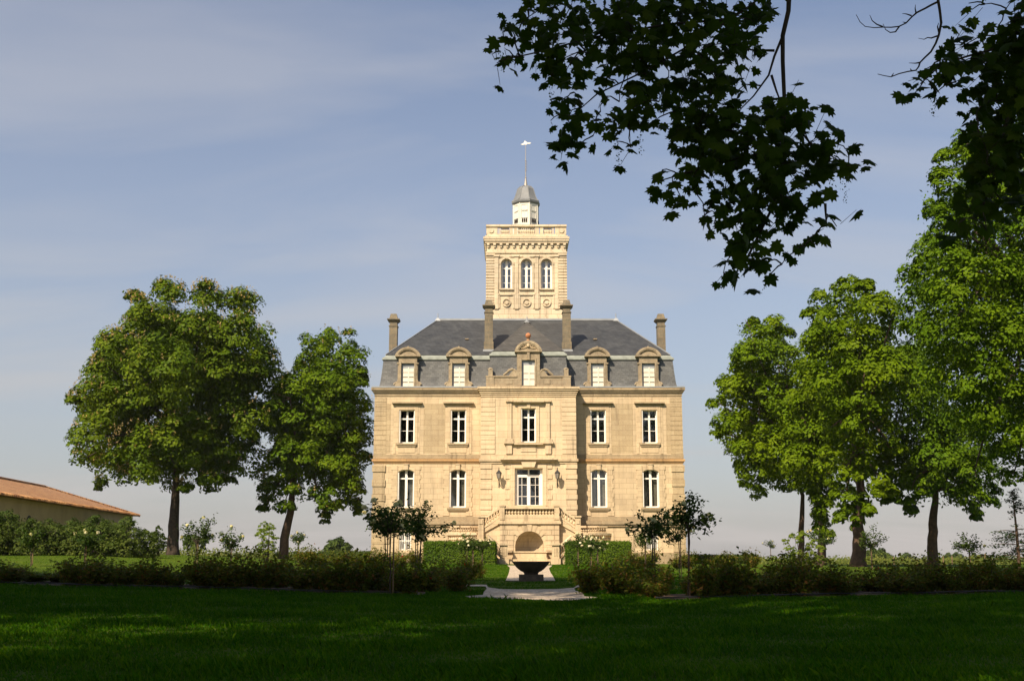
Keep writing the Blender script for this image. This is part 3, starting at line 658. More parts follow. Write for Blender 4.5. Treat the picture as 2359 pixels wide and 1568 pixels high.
for cx, wo in zip(COLS, WUP):
    sur = MB(); surround(sur, cx, w_up+.006, up[0]-.02, up[1]+.006, YW, .20)
    sur.box(cx-w_up-.36, cx-w_up-.21, YW-.025, YW+.02, z(1045), up[1]+.2); sur.box(cx+w_up+.21, cx+w_up+.36, YW-.025, YW+.02, z(1045), up[1]+.2)
    sur.box(cx-w_up-.40, cx+w_up+.40, YW-.03, YW+.02, up[1]+.212, z(931))
    sur.box(cx-w_up-.05, cx+w_up+.05, YW-.03, YW+.02, z(1042), z(1028)); sur.build('surround', M['stone'], wo)
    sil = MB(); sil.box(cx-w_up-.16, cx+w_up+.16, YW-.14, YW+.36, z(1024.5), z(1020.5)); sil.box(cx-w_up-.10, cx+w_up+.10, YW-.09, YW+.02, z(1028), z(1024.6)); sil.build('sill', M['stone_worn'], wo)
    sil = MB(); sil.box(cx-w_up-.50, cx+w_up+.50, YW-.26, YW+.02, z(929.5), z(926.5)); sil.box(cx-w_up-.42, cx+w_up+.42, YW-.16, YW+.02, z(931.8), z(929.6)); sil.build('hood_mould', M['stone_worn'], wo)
for cx, wo in zip(COLS, WLO):
    sur = {-1: MB(), 1: MB()}; n = 11; h = (z(1072)-z(1187))/n
    for i in range(n):
        e = .22 if i % 2 else .30
        for s in (-1, 1): sur[s].box(cx+s*(w_lo+.01), cx+s*(w_lo+.14+e), YW-.04, YW+.02, z(1187)+i*h+(.006 if i else 0), z(1187)+(i+1)*h)
    for s in (-1, 1): sur[s].build('jamb', M['stone'], wo)
    sur = MB(); sur.box(cx-.14, cx+.14, YW-.09, YW+.02, lo[1]-.04, z(1069)); sur.box(cx-.17, cx+.17, YW-.12, YW+.02, z(1069.5), z(1067.5)); sur.build('keystone', M['stone_light'], wo)
    sil = MB(); sil.box(cx-w_lo-.16, cx+w_lo+.16, YW-.14, YW+.36, z(1172.5), z(1168.5)); sil.box(cx-w_lo-.10, cx+w_lo+.10, YW-.09, YW+.02, z(1176), z(1172.6)); sil.build('sill', M['stone_worn'], wo)
# front door
hd = dr[1]-dr[0]; w = bw_door; D = MB()
D.box(-w, -w+.16, -.05, .05, 0, hd); D.box(w-.16, w, -.05, .05, 0, hd); D.box(-w+.16, w-.16, -.05, .05, hd-.07, hd); D.box(-w+.16, w-.16, -.07, .04, hd*.77, hd*.77+.17)
D.box(-.11, .11, -.07, .04, .0, hd*.77); D.box(-.05, .05, -.04, .04, hd*.77+.17, hd-.07)
D.box(-w+.16, w-.16, -.05, .04, 0, .12)
for s in (-1, 1):
    D.box(s*(w-.16), s*(w-.24), -.06, .03, 0, hd*.77)
    D.box(s*(.42*w+.06)-.015, s*(.42*w+.06)+.015, -.03, .02, .12, hd*.77)
    for t in (.27, .57): D.box(s*.11, s*(w-.24), -.03, .02, hd*t-.015, hd*t+.015)
md = D.mesh('door'); md.materials.append(M['white']); b = WORLD['chateau']
door = link('door', md, ch, (XC-b.x, YB+.3-b.y, dr[0]-b.z))
mb = MB(); mb.face([(-w+.15, .014, .1), (w-.15, .014, .1), (w-.15, .014, hd-.06), (-w+.15, .014, hd-.06)]); m_ = mb.mesh('pane'); m_.materials.append(M['glass']); link('pane', m_, door)
mb = MB()
for s in (-1, 1):
    for i in range(2):
        cx = s*(.28*w+.08+i*.30*w)
        for r in (.13, .07):
            mb.tube([(cx+r*math.cos(a*PI/8), -.01, hd*.66+r*math.sin(a*PI/8)) for a in range(17)], .014, 4)
        mb.tube([(cx, -.01, hd*.30), (cx, -.01, hd*.60)], .010, 4)
    mb.tube([(s*(w*.5)+.10*math.cos(a*PI/8), -.01, hd*.90+.10*math.sin(a*PI/8)) for a in range(17)], .014, 4)
    mb.tube([(s*.13, -.01, hd*.90), (s*(w-.2), -.01, hd*.90)], .010, 4)
m_ = mb.mesh('door_grille'); m_.materials.append(M['iron']); link('door_grille', m_, door)

# wall lanterns ------------------------------------------------------
for s in (-1, 1):
    p = at(1216+s*67, 1100, YB); px = XC+s*abs(p.x-XC); lz = zb(1112); mb = MB(); y0 = YB
    mb.tube([(px, y0, zb(1108)), (px, y0-.16, zb(1113)), (px, y0-.36, zb(1110)), (px, y0-.46, zb(1101)), (px, y0-.45, zb(1094))], .022, 6)
    mb.tube([(px, y0-.02, zb(1090)), (px, y0-.02, zb(1122))], .03, 6)
    mb.tube([(px, y0-.03, zb(1118)), (px, y0-.20, zb(1110))], .018, 5)
    lant = mb.build('lantern', M['iron'], ch)
    mb = MB(); c = (px, y0-.45, zb(1104)); mb.lathe(c, [(.05, 0), (.10, .04), (.17, .38), (.16, .40)], 6)
    mb.build('lantern_glass', M['pale_metal'], lant)
    mb = MB(); mb.lathe(c, [(.20, .40), (.16, .46), (.06, .56), (.03, .62), (.02, .78)], 6); mb.lathe((px, y0-.45, zb(1104)-.1), [(.02, 0), (.06, .05), (.05, .10)], 6)
    for kk in range(6):
        a = kk*PI/3; mb.tube([(c[0]+.10*math.cos(a), c[1]+.10*math.sin(a), c[2]+.03), (c[0]+.175*math.cos(a), c[1]+.175*math.sin(a), c[2]+.4)], .012, 4)
    mb.build('lantern_cap', M['iron'], lant)

# roofs --------------------------------------------------------------
ZM = z(822)           # top of the steep part
I0, I1 = .20, .48     # inset from wall at foot and at top
ms_ = MB()
def mans(mb, x0, x1, y0, y1, zb_, zt, i0, i1, n=5):
    rings = []
    for i in range(n+1):
        t = i/n; ins = i0+(i1-i0)*(t**.7); zz = zb_+(zt-zb_)*t; rings.append([(x0+ins, y0+ins, zz), (x1-ins, y0+ins, zz), (x1-ins, y1-ins, zz), (x0+ins, y1-ins, zz)])
    for i in range(n):
        for k_ in range(4): j = (k_+1) % 4; mb.face([rings[i][k_], rings[i][j], rings[i+1][j], rings[i+1][k_]])
mans(ms_, XC-HW, XC+HW, YW, YW+DEP, ZC-.05, ZM, I0, I1)
ms_.build('mansard_roof', M['slate_steep'], ch)
ZMb = WZ(812, YB); mb = MB(); mans(mb, XC-BW, XC+BW, YB, YW+6, ZCb-.05, ZMb, .30, .62, 5); mb.build('mansard_roof', M['slate_steep'], ch)
g = MB()   # zinc rolls
def zroll(mb, x0, x1, y0, y1, zz, o=.10, h=.28):
    mb.frustum((x0-o, x1+o, y0-o, y1+o), zz-.12, (x0-o*.9, x1+o*.9, y0-o*.9, y1+o*.9), zz+.02)
    mb.frustum((x0-o*.4, x1+o*.4, y0-o*.4, y1+o*.4), zz+.022, (x0+.20, x1-.20, y0+.20, y1-.20), zz+h)
zroll(g, XC-HW+I1, XC+HW-I1, YW+I1, YW+DEP-I1, ZM)
zroll(g, XC-BW+.62, XC+BW-.62, YB+.62, YW+3.5, ZMb)
g.build('roof_gutter', M['zinc'], ch)
up_ = MB()
RT = ZM+.24; YR = YW+DEP/2; ZR = WZ(737, YR); xe = HW-I1-.12; xr = (WX(1422, 737, YR)-WX(1012, 737, YR))/2; ye0, ye1 = YW+I1+.12, YW+DEP-I1-.12
up_.face([(XC-xe, ye0, RT), (XC+xe, ye0, RT), (XC+xr, YR, ZR), (XC-xr, YR, ZR)]); up_.face([(XC+xe, ye1, RT), (XC-xe, ye1, RT), (XC-xr, YR, ZR), (XC+xr, YR, ZR)])
up_.face([(XC+xe, ye0, RT), (XC+xe, ye1, RT), (XC+xr, YR, ZR)]); up_.face([(XC-xe, ye1, RT), (XC-xe, ye0, RT), (XC-xr, YR, ZR)])
# centre bay hip
zbr = ZMb+.24; xb_ = BW-.72; yb0 = YB+.72; ya = YR-.6; za = WZ(740, ya)
up_.build('roof', M['slate_top'], ch); up_ = MB()
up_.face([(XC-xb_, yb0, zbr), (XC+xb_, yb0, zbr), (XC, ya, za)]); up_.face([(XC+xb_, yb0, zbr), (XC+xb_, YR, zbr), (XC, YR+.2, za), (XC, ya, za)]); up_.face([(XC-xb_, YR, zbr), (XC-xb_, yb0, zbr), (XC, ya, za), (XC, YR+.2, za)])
up_.build('bay_roof', M['slate_bay_lit'], ch)
rz = MB()
rz.box(XC-xr, XC+xr, YR-.10, YR+.10, ZR-.04, ZR+.09)
for s in (-1, 1):
    rz.frustum((XC+s*xr-.22, XC+s*xr+.22, YR-.2, YR+.2), ZR-.1, (XC+s*xr-.08, XC+s*xr+.08, YR-.08, YR+.08), ZR+.14); rz.tube([(XC+s*xr, YR, ZR+.1), (XC+s*xr, YR, ZR+.5)], .035, 6)
    rz.beam((XC+s*xe, ye0, RT), (XC+s*xr, YR, ZR), .07, .06)
rz.lathe((XC, ya, za-.12), [(.28, 0), (.05, .2), (.03, .5)], 8)
rz.build('ridge_cap', M['lead'], ch)
for px_, py_ in ((1075, 769), (1370, 769)):
    vt = MB()
    yy = YW+2.9; zz = RT+(ZR-RT)*(yy-ye0)/(YR-ye0); x = XC+(WX(px_, py_, yy)-XC); vt.box(x-.13, x+.13, yy-.16, yy+.1, zz-.02, zz+.05)
    vt.build('roof_vent', M['stone_worn'], ch)
# chimneys
def chimney(cx, cy, w, zb_, zt):
    mb = MB(); d = w*1.15; H = zt-zb_
    mb.box(cx-w-.05, cx+w+.05, cy-d-.05, cy+d+.05, zb_-.3, zb_+.35); mb.box(cx-w, cx+w, cy-d, cy+d, zb_+.351, zt-.95)
    mb.box(cx-w-.04, cx+w+.04, cy-d-.04, cy+d+.04, zt-.949, zt-.88); mb.box(cx-w+.02, cx+w-.02, cy-d+.02, cy+d-.02, zt-.879, zt-.62)
    mb.frustum((cx-w-.02, cx+w+.02, cy-d-.02, cy+d+.02), zt-.619, (cx-w-.15, cx+w+.15, cy-d-.15, cy+d+.15), zt-.47)
    mb.box(cx-w-.16, cx+w+.16, cy-d-.16, cy+d+.16, zt-.469, zt-.40)
    mb.frustum((cx-w-.02, cx+w+.02, cy-d-.02, cy+d+.02), zt-.399, (cx-w+.08, cx+w-.08, cy-d+.1, cy+d-.1), zt)
    return mb
YCI = YW+1.6
for s in (-1, 1):
    cx = XC+s*(WX(1305.5, 760, YCI)-WX(1126.5, 760, YCI))/2; zb_ = WZ(800, YCI)
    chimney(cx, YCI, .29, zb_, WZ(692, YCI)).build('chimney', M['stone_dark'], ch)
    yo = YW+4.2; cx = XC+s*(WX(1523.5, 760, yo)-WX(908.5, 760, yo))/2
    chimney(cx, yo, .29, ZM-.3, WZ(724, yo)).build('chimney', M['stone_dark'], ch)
    mb = MB(); mb.box(XC+s*(WX(1305.5, 760, YCI)-WX(1126.5, 760, YCI))/2-.4, XC+s*(WX(1305.5, 760, YCI)-WX(1126.5, 760, YCI))/2+.4, YCI-.46, YCI+.4, zb_-.36, zb_-.22)
    mb.build('chimney_flashing', M['lead'], ch)
# dormers
def dormer_body(cx, yf, k, z0, zs, bw, pw, ph, ww, wz0, wz1, depth):
    """bw body half width, zs body top, pw pediment half width, ph pediment rise"""
    mb = MB()
    mb.box(cx-bw, cx-ww, yf, yf+depth, z0, zs); mb.box(cx+ww, cx+bw, yf, yf+depth, z0, zs); mb.box(cx-ww, cx+ww, yf, yf+depth, wz1, zs); mb.box(cx-ww, cx+ww, yf+.001, yf+depth, z0, wz0)
    mb.box(cx-ww-.1, cx-ww-.004, yf-.04, yf+.1, wz0, wz1+.1); mb.box(cx+ww+.004, cx+ww+.1, yf-.04, yf+.1, wz0, wz1+.1)
    # pediment
    mb.box(cx-pw, cx+pw, yf-.14, yf+depth+.5, zs+.001, zs+.10)
    o = arch_pts(cx-pw, cx+pw, zs+.10, zs+ph, 12); i_ = arch_pts(cx-pw*.80, cx+pw*.80, zs+.102, zs+ph*.80, 12); i2 = arch_pts(cx-pw*.72, cx+pw*.72, zs+.102, zs+ph*.70, 12)
    for j in range(12): mb.prism([i_[j], o[j], o[j+1], i_[j+1]], yf-.15, yf+depth+.9); mb.prism([i2[j], i_[j], i_[j+1], i2[j+1]], yf-.12, yf+.3)
    mb.prism([(cx-pw*.74, zs+.102)]+arch_pts(cx-pw*.74, cx+pw*.74, zs+.103, zs+ph*.72, 12)+[(cx+pw*.74, zs+.102)], yf-.02, yf+.3)
    return mb
def scroll(mb, c, r, y0, y1, turns=1.6, flip=1, th=.05):
    pts = []
    for i in range(25):
        t = i/24; a = t*turns*2*PI; rr = r*(1-.8*t); pts.append((c[0]+flip*rr*math.cos(a), (y0+y1)/2, c[1]+rr*math.sin(a)))
    mb.tube(pts, [(y1-y0)/2*(1-.4*i/24)*.8 for i in range(25)], 6)
kd = ppm(850, YW)
for px_ in (939, 1057):
    off = abs(WX(px_, 860, YW)-XC) if px_ == 939 else abs(WX(px_, 860, YW)-XC)
    off = (abs(WX(px_, 860, YW)-XC)+abs(WX(1494 if px_ == 939 else 1377, 860, YW)-XC))/2
    for s in (-1, 1):
        cx = XC+s*off; yf = YW+.02
        mb = dormer_body(cx, yf, kd, ZC, z(821), 21/kd, 29.5/kd, 22/kd, 15/kd, z(890), z(836), 1.0)
        for t in (-1, 1):
            mb.box(cx+t*23/kd, cx+t*20.5/kd, yf+.05, yf+.4, z(882), z(834)); scroll(mb, (cx+t*25/kd, z(885.5)), .17, yf-.02, yf+.2, 1.5, t)
            mb.prism([(cx+t*20.5/kd, z(868)), (cx+t*23/kd, z(874)), (cx+t*28/kd, z(884)), (cx+t*31/kd, z(892)), (cx+t*20.5/kd, z(892))], yf+.02, yf+.5)
            mb.box(cx+t*17/kd, cx+t*25/kd, yf-.03, yf+.3, z(838), z(835)); mb.box(cx+t*19/kd, cx+t*32/kd, yf-.07, yf+.3, z(894), z(891.4))
        mb.lathe((cx, yf, z(800)), [(.05, 0), (.06, .05), (.02, .1)], 6)
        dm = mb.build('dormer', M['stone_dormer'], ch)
        # closed white window
        ww = 14.9/kd; h = z(837)-z(891); wn = MB()
        wn.box(cx-ww, cx+ww, yf+.165, yf+.19, z(891), z(837))
        wn.build('shade_panel', M['lead'], dm)  # grey panel left bare above the leaves, stands in for lintel shade
        wn = MB(); h2 = h*.80
        xo = cx+.05
        for t in (-1, 1): wn.box(xo+t*.02, xo+t*(ww-.08), yf+.10, yf+.16, z(891)+.02, z(891)+h2)
        wn.box(xo-.035, xo+.035, yf+.07, yf+.12, z(891)+.02, z(891)+h2+.08); wn.box(xo-ww+.06, xo+ww-.08, yf+.08, yf+.12, z(891)+h2*.80, z(891)+h2*.80+.03)
        wn.build('window', M['cream'], dm)
        wn = MB()
        for t in (.29, .56, .82): wn.box(xo-ww+.06, xo+ww-.10, yf+.085, yf+.098, z(891)+h2*t-.055, z(891)+h2*t)
        wn.build('window_bar', M['bar'], dm)
# centre dormer
zbf = YB+.10; mb = dormer_body(XC, zbf, kd, ZCb, zb(810), 26/kd, 31/kd, 26/kd, 15/kd, zb(887), zb(828), 1.1)
mb.lathe((XC, zbf+.1, zb(786)), [(.16, -.1), (.17, .05), (.10, .12), (.13, .22)], 10)
mb.box(XC-.09, XC+.09, zbf-.10, zbf+.1, zb(828), zb(811))
for s in (-1, 1):
    mb.box(XC+s*26.2/kd, XC+s*95/kd, zbf, zbf+.35, ZCb, zb(868)); mb.box(XC+s*26.2/kd, XC+s*97/kd, zbf-.06, zbf+.40, zb(867.8), zb(864.5))
    mb.box(XC+s*78/kd, XC+s*96/kd, zbf-.05, zbf+.36, ZCb, zb(868.3)); mb.box(XC+s*81/kd, XC+s*91/kd, zbf+.02, zbf+.33, zb(864.3), zb(849)); mb.lathe((XC+s*86/kd, zbf+.17, zb(849)), [(.20, 0), (.18, .05), (.05, .12)], 8)
    mb.box(XC+s*36/kd, XC+s*50/kd, zbf-.03, zbf+.05, zb(884), zb(873))
    pts = [(XC+s*26.3/kd, zb(864.4)), (XC+s*26.3/kd, zb(851)), (XC+s*31/kd, zb(851)), (XC+s*37/kd, zb(854)), (XC+s*45/kd, zb(864.4))]
    mb.prism(pts, zbf+.04, zbf+.30)
    mb.tube([(XC+s*x/kd, zbf+.10, zb(y)) for x, y in ((56, 863), (49, 857), (43, 851), (36, 849), (31, 851), (29, 855))], .09, 6)
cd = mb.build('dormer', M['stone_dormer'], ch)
mb = MB()   # carved cartouche in the pediment
cz = zb(798)
mb.lathe((XC, zbf-.04, cz), [(.0, -.02), (.12, 0), (.13, .1), (.12, .22), (.0, .26)], 10)
for s in (-1, 1):
    scroll(mb, (XC+s*.26, cz+.06), .13, zbf-.10, zbf, 1.4, s); scroll(mb, (XC+s*.47, cz-.02), .10, zbf-.08, zbf, 1.4, -s); mb.tube([(XC+s*.1, zbf-.05, cz+.24), (XC+s*.28, zbf-.05, cz+.27), (XC+s*.36, zbf-.05, cz+.18)], .035, 5)
    mb.tube([(XC+s*.1, zbf-.05, cz-.02), (XC+s*.3, zbf-.05, cz-.10), (XC+s*.5, zbf-.05, cz-.1)], .03, 5)
mb.build('carved_crest', M['stone'], cd)
mb = MB(); mb.smooth = True; mb.lathe((XC, zbf+.1, zb(784)+.17), [(.02, 0), (.13, .05), (.19, .16), (.19, .24), (.13, .35), (.02, .40)], 12); mb.lathe((XC, zbf+.1, zb(784)), [(.15, -.05), (.12, .05), (.06, .15), (.08, .19)], 10)
mb.build('ball_finial', M['orange_stone'], cd)
ww = 14.9/kd; wn = MB(); wn.box(XC-ww, XC+ww, zbf+.165, zbf+.19, zb(888), zb(828)); wn.build('shade_panel', M['lead'], cd)  # same grey panel as shade at the head of the centre window
wn = MB(); h2 = (zb(828)-zb(887))*.80; xo = XC+.06
for t in (-1, 1): wn.box(xo+t*.02, xo+t*(ww-.08), zbf+.10, zbf+.16, zb(887)+.02, zb(887)+h2)
wn.box(xo-.05, xo+.035, zbf+.07, zbf+.12, zb(887)+.02, zb(887)+h2); wn.build('window', M['cream'], cd)
wn = MB()
for t in (.31, .60): wn.box(xo-ww+.06, xo+ww-.10, zbf+.085, zbf+.098, zb(887)+h2*t-.02, zb(887)+h2*t+.02)
wn.build('window_bar', M['bar'], cd)

# tower --------------------------------------------------------------
zt = lambda py: WZ(py, YT)
kt = ppm(650, YT); TW = (WX(1309.5, 700, YT)-WX(1126.5, 700, YT))/2
print('tower half width', TW, 'top', zt(518), 'eave', ZC, 'ridge', ZR)
wt = 13/kt; tw0, tw1 = zt(665), zt(596); tx = [XC-46/kt, XC, XC+46/kt]
mb = MB(); mb.wall(XC-TW, XC+TW, ZM, zt(560), YT, [(x-wt, x+wt, tw0, tw1, wt) for x in tx], .45)
mb.face([(XC+TW, YT, ZM), (XC+TW, YT+2*TW, ZM), (XC+TW, YT+2*TW, zt(560)), (XC+TW, YT, zt(560))]); mb.face([(XC-TW, YT, zt(560)), (XC-TW, YT+2*TW, zt(560)), (XC-TW, YT+2*TW, ZM), (XC-TW, YT, ZM)])
mb.face([(XC-TW, YT+2*TW, ZM), (XC-TW, YT+2*TW, zt(560)), (XC+TW, YT+2*TW, zt(560)), (XC+TW, YT+2*TW, ZM)])
tow = mb.build('tower', M['stone_tower'], ch)
mb = MB(); qn = 18
for s in (-1, 1):
    h = (zt(583)-zt(700))/qn*1.0
    for i in range(qn+2): mb.box(XC+s*(TW-18/kt-(.0 if i % 2 else .03)), XC+s*(TW+.07), YT-.07, YT+2*TW+.07, zt(712)+i*h+.03, zt(712)+(i+1)*h-.03)
mb.box(XC-TW-.09, XC+TW+.09, YT-.09, YT+2*TW+.09, zt(737.5), zt(730)); mb.box(XC-TW-.18, XC+TW+.18, YT-.18, YT+2*TW+.18, zt(748), zt(737.6))
for x in tx:
    for dx in (-23.0, 23.0):
        if x == XC or (x < XC and dx < 0) or (x > XC and dx > 0): mb.box(x+(dx-4.5)/kt, x+(dx+4.5)/kt, YT-.08, YT+.02, zt(712), zt(592)); mb.box(x+(dx-6.5)/kt, x+(dx+6.5)/kt, YT-.14, YT+.02, zt(591.8), zt(587.5))
    o = arch_pts(x-18/kt, x+18/kt, zt(609), zt(609)+18/kt, 14); i_ = arch_pts(x-13.2/kt, x+13.2/kt, zt(609), zt(609)+13.2/kt, 14)
    for j in range(14): mb.prism([i_[j], o[j], o[j+1], i_[j+1]], YT-.10, YT+.02)
    for s in (-1, 1): mb.box(x+s*13.2/kt, x+s*17/kt, YT-.06, YT+.02, zt(667), zt(609))
    mb.box(x-17/kt, x+17/kt, YT-.14, YT+.3, zt(668), zt(665.3)); mb.box(x-20/kt, x+20/kt, YT-.10, YT+.02, zt(680), zt(677))
    for s in (-1, 1): mb.box(x+s*15/kt, x+s*18/kt, YT-.06, YT+.02, zt(710), zt(680))
    for r0, r1 in ((10, 7.6), (4.5, 0)):
        for j in range(20):
            a, b_ = 2*PI*j/20, 2*PI*(j+1)/20; cz = zt(697); f = lambda r, t: (x+r/kt*math.cos(t), cz+r/kt*math.sin(t))
            if r1: mb.prism([f(r1, a), f(r0, a), f(r0, b_), f(r1, b_)], YT-.09, YT+.01)
        if not r1: mb.prism([f(r0, 2*PI*j/16) for j in range(16)], YT-.09, YT+.01)
mb.build('pilaster', M['stone_tower'], tow)
mb = MB()
for z0, z1, o in ((zt(592), zt(588), .07), (zt(584), zt(580), .09), (zt(561.5), zt(557), .17), (zt(556.8), zt(552.5), .24), (zt(552.3), zt(547), .28), (zt(546.8), zt(543), .14)):
    mb.box(XC-TW-o, XC+TW+o, YT-o, YT+2*TW+o, z0, z1)
mb.box(XC-TW-.02, XC+TW+.02, YT-.02, YT+2*TW+.02, zt(588), zt(543))
nd = 13
for i in range(nd):
    x = XC-TW+.10+(2*TW-.2)*i/(nd-1)
    mb.box(x-.10, x+.10, YT-.19, YT, zt(566), zt(561.7)); mb.box(x-.07, x+.07, YT-.12, YT, zt(571), zt(566.2))
    yy = YT+.1+(2*TW-.2)*i/(nd-1)
    for s in (-1, 1): mb.box(XC+s*TW, XC+s*(TW+.19), yy-.10, yy+.10, zt(566), zt(561.7))
mb.build('cornice', M['stone_tower'], tow)
mb = MB(); pz0, pz1 = zt(543), zt(518)
kt2 = ppm(530, YT)
mb.box(XC-TW, XC+TW, YT, YT+.3, pz0, zt(539)); mb.box(XC-TW-.08, XC+TW+.08, YT-.08, YT+.38, zt(522.5), pz1)
for s in (-1, 1): mb.box(XC+s*TW, XC+s*(TW-.3), YT+.3, YT+2*TW, pz0, zt(522.6)); mb.box(XC+s*(TW+.08), XC+s*(TW-.38), YT+.381, YT+2*TW+.08, zt(522.5), pz1)
mb.box(XC-TW, XC+TW, YT+2*TW-.3, YT+2*TW-.001, pz0, pz1)
for a, b_ in ((-92, -66), (-29, -20), (-39, -31), (20, 29), (31, 39), (66, 92)): mb.box(XC+a/kt2, XC+b_/kt2, YT, YT+.3, zt(539), zt(522.6))
for a in (-63, -60, 60, 63): mb.box(XC+(a-1)/kt2, XC+(a+1)/kt2, YT+.02, YT+.28, zt(539), zt(522.6))
for s in (-1, 1): mb.prism([(XC+s*81/kt2+.20*math.cos(2*PI*j/16), zt(531)+.20*math.sin(2*PI*j/16)) for j in range(16)], YT-.06, YT+.01)
def baluster(mb, x, y, z0, h, r=.07, seg=8): mb.lathe((x, y, z0), [(r*.8, 0), (r*.8, h*.08), (r*.5, h*.14), (r*1.05, h*.36), (r*.9, h*.5), (r*.42, h*.74), (r*.75, h*.82), (r*.5, h*.86), (r*.8, h*.93), (r*.8, h)], seg)
for a, b_, n in ((-58, -40, 5), (-19, 19, 9), (40, 58, 5)):
    for i in range(n): baluster(mb, XC+(a+(b_-a)*(i+.5)/n)/kt2, YT+.15, zt(539), zt(522.6)-zt(539), .09)
mb.build('parapet', M['stone_tower'], tow)
mb = MB(); mb.box(XC-TW+.3, XC+TW-.3, YT+.3, YT+2*TW-.3, zt(546), zt(545)); mb.build('tower_floor', M['lead'], tow)
mb = MB(); mb.box(XC-TW+.2, XC+TW-.2, YT+1.0, YT+1.1, tw0-.5, tw1+.5); mb.build('room_wall', M['curtain'], tow)
# tower windows (parts of the chateau)
hh = tw1-tw0; wm = win_mesh(wt-.005, hh, wt-.005, .70, (.22, .46), t=.07, mid=.09)
for a in (-50, -25, 0, 25, 50):
    t = math.radians(a); wm.tube([(0, 0, hh-wt), (.9*(wt-.06)*math.sin(t), 0, hh-wt+.9*(wt-.06)*math.cos(t))], .02, 4)
mf = wm.mesh('window'); mf.materials.append(M['white']); mp = pane_mesh(wt-.005, hh, wt-.005).mesh('pane'); mp.materials.append(M['glass'])
for x in tx: b = WORLD['chateau']; o = link('window', mf, ch, (x-b.x, YT+.34-b.y, tw0-b.z)); link('pane', mp, o)
# cupola
YCu = YT+TW; zc = lambda py: WZ(py, YCu); kc = ppm(480, YCu); R8 = 27.5/kc/math.cos(PI/8)
mb = MB(); mb.lathe((XC, YCu, 0), [(R8, zt(548)), (R8, zc(474))], 8, PI/8-.12)
for i in range(8):
    a = i*PI/4+PI/8-.12; mb.box(0, 0, 0, 0, 0, 0) if False else mb.tube([(XC+R8*math.cos(a), YCu+R8*math.sin(a), zt(546)), (XC+R8*math.cos(a), YCu+R8*math.sin(a), zc(474))], .05, 5)
    a += PI/8; r = R8*math.cos(PI/8)+.015; c_, s_ = math.cos(a), math.sin(a)
    for (h0, h1, wd) in ((zc(492), zc(479), .26), (zc(509), zc(494), .26)):
        t0 = (-s_*wd, c_*wd); P = [(XC+r*c_+t0[0], YCu+r*s_+t0[1]), (XC+r*c_-t0[0], YCu+r*s_-t0[1])]
        mb.tube([(P[0][0], P[0][1], h0), (P[0][0], P[0][1], h1), (P[1][0], P[1][1], h1), (P[1][0], P[1][1], h0), (P[0][0], P[0][1], h0)], .022, 4)
cup = mb.build('cupola', M['cupola'], ch)
mb = MB()
for i in range(8):
    a = i*PI/4+PI/4-.12; r = R8*math.cos(PI/8)+.02; c_, s_ = math.cos(a), math.sin(a)
    for t in (-.16, .0, .16):
        x = XC+r*c_-s_*t; y = YCu+r*s_+c_*t; mb.tube([(x, y, zc(519)), (x, y, zc(511))], .06, 4)
mb.build('louvre', M['dark'], cup)
mb = MB(); mb.lathe((XC, YCu, 0), [(R8*1.03, zc(475)), (R8*1.12, zc(472)), (R8*1.14, zc(468)), (R8*.98, zc(464)), (R8*.84, zc(455)), (R8*.74, zc(446)), (R8*.66, zc(438)), (R8*.45, zc(432)), (R8*.16, zc(429))], 8, PI/8-.12)
for i in range(8):
    a = i*PI/4+PI/8-.12; prof = [(R8*1.14, zc(468)), (R8*.98, zc(464)), (R8*.84, zc(455)), (R8*.74, zc(446)), (R8*.66, zc(438)), (R8*.45, zc(432)), (R8*.16, zc(429))]
    mb.tube([(XC+r*math.cos(a), YCu+r*math.sin(a), h+.01) for r, h in prof], .035, 5)
mb.build('cupola_roof', M['cupola_lead'], cup)
mb = MB(); mb.lathe((XC, YCu, 0), [(.17, zc(431)), (.10, zc(420)), (.06, zc(411)), (.09, zc(410)), (.04, zc(408)), (.035, zc(396)), (.07, zc(394)), (.03, zc(392)), (.03, zc(372)), (.06, zc(370)), (.028, zc(368)), (.02, zc(334))], 8)
for py in (378, 384, 390, 404, 414): mb.lathe((XC, YCu, zc(py)), [(.02, -.03), (.065, 0), (.02, .03)], 8)
mb.tube([(XC, YCu, zc(396)), (XC+.09, YCu, zc(392)), (XC+.09, YCu, zc(374)), (XC, YCu, zc(370))], .012, 4)
mb.build('spire', M['pale_metal'], cup)
mb = MB(); f = lambda x, y: (XC+x/kc, zc(y))
mb.prism([f(-12, 333), f(-7, 331), f(-3, 328.5), f(2, 327), f(4, 329), f(9, 328.5), f(13, 330), f(9, 332), f(4, 331.5), f(2, 334), f(-3, 333.5), f(-7, 334.5)], YCu-.02, YCu+.02)
mb.prism([f(-4, 329), f(-2, 324), f(0, 326), f(1, 329)], YCu-.015, YCu+.015)
mb.build('weather_vane', M['white'], cup)

# staircase ----------------------------------------------------------
YF = 75.6; zs_ = lambda py: WZ(py, YF); ks = ppm(1220, YF); LW = 68.5/ks
zfl = dr[0]-.05; mb = MB()
slab0, slab1 = zs_(1206), zs_(1200)
nw = 33/ks; nz0, nz1 = zs_(1269), zs_(1223)
mb.wall(XC-LW, XC+LW, base_z-.5, slab0, YF, [(XC-nw, XC+nw, nz0, nz1, min(nw, nz1-nz0-.01))], .3)
for s in (-1, 1):
    x = XC+s*LW; mb.face([(x, YF, base_z-.5), (x, YB, base_z-.5), (x, YB, slab0), (x, YF, slab0)][::(-1 if s < 0 else 1)])
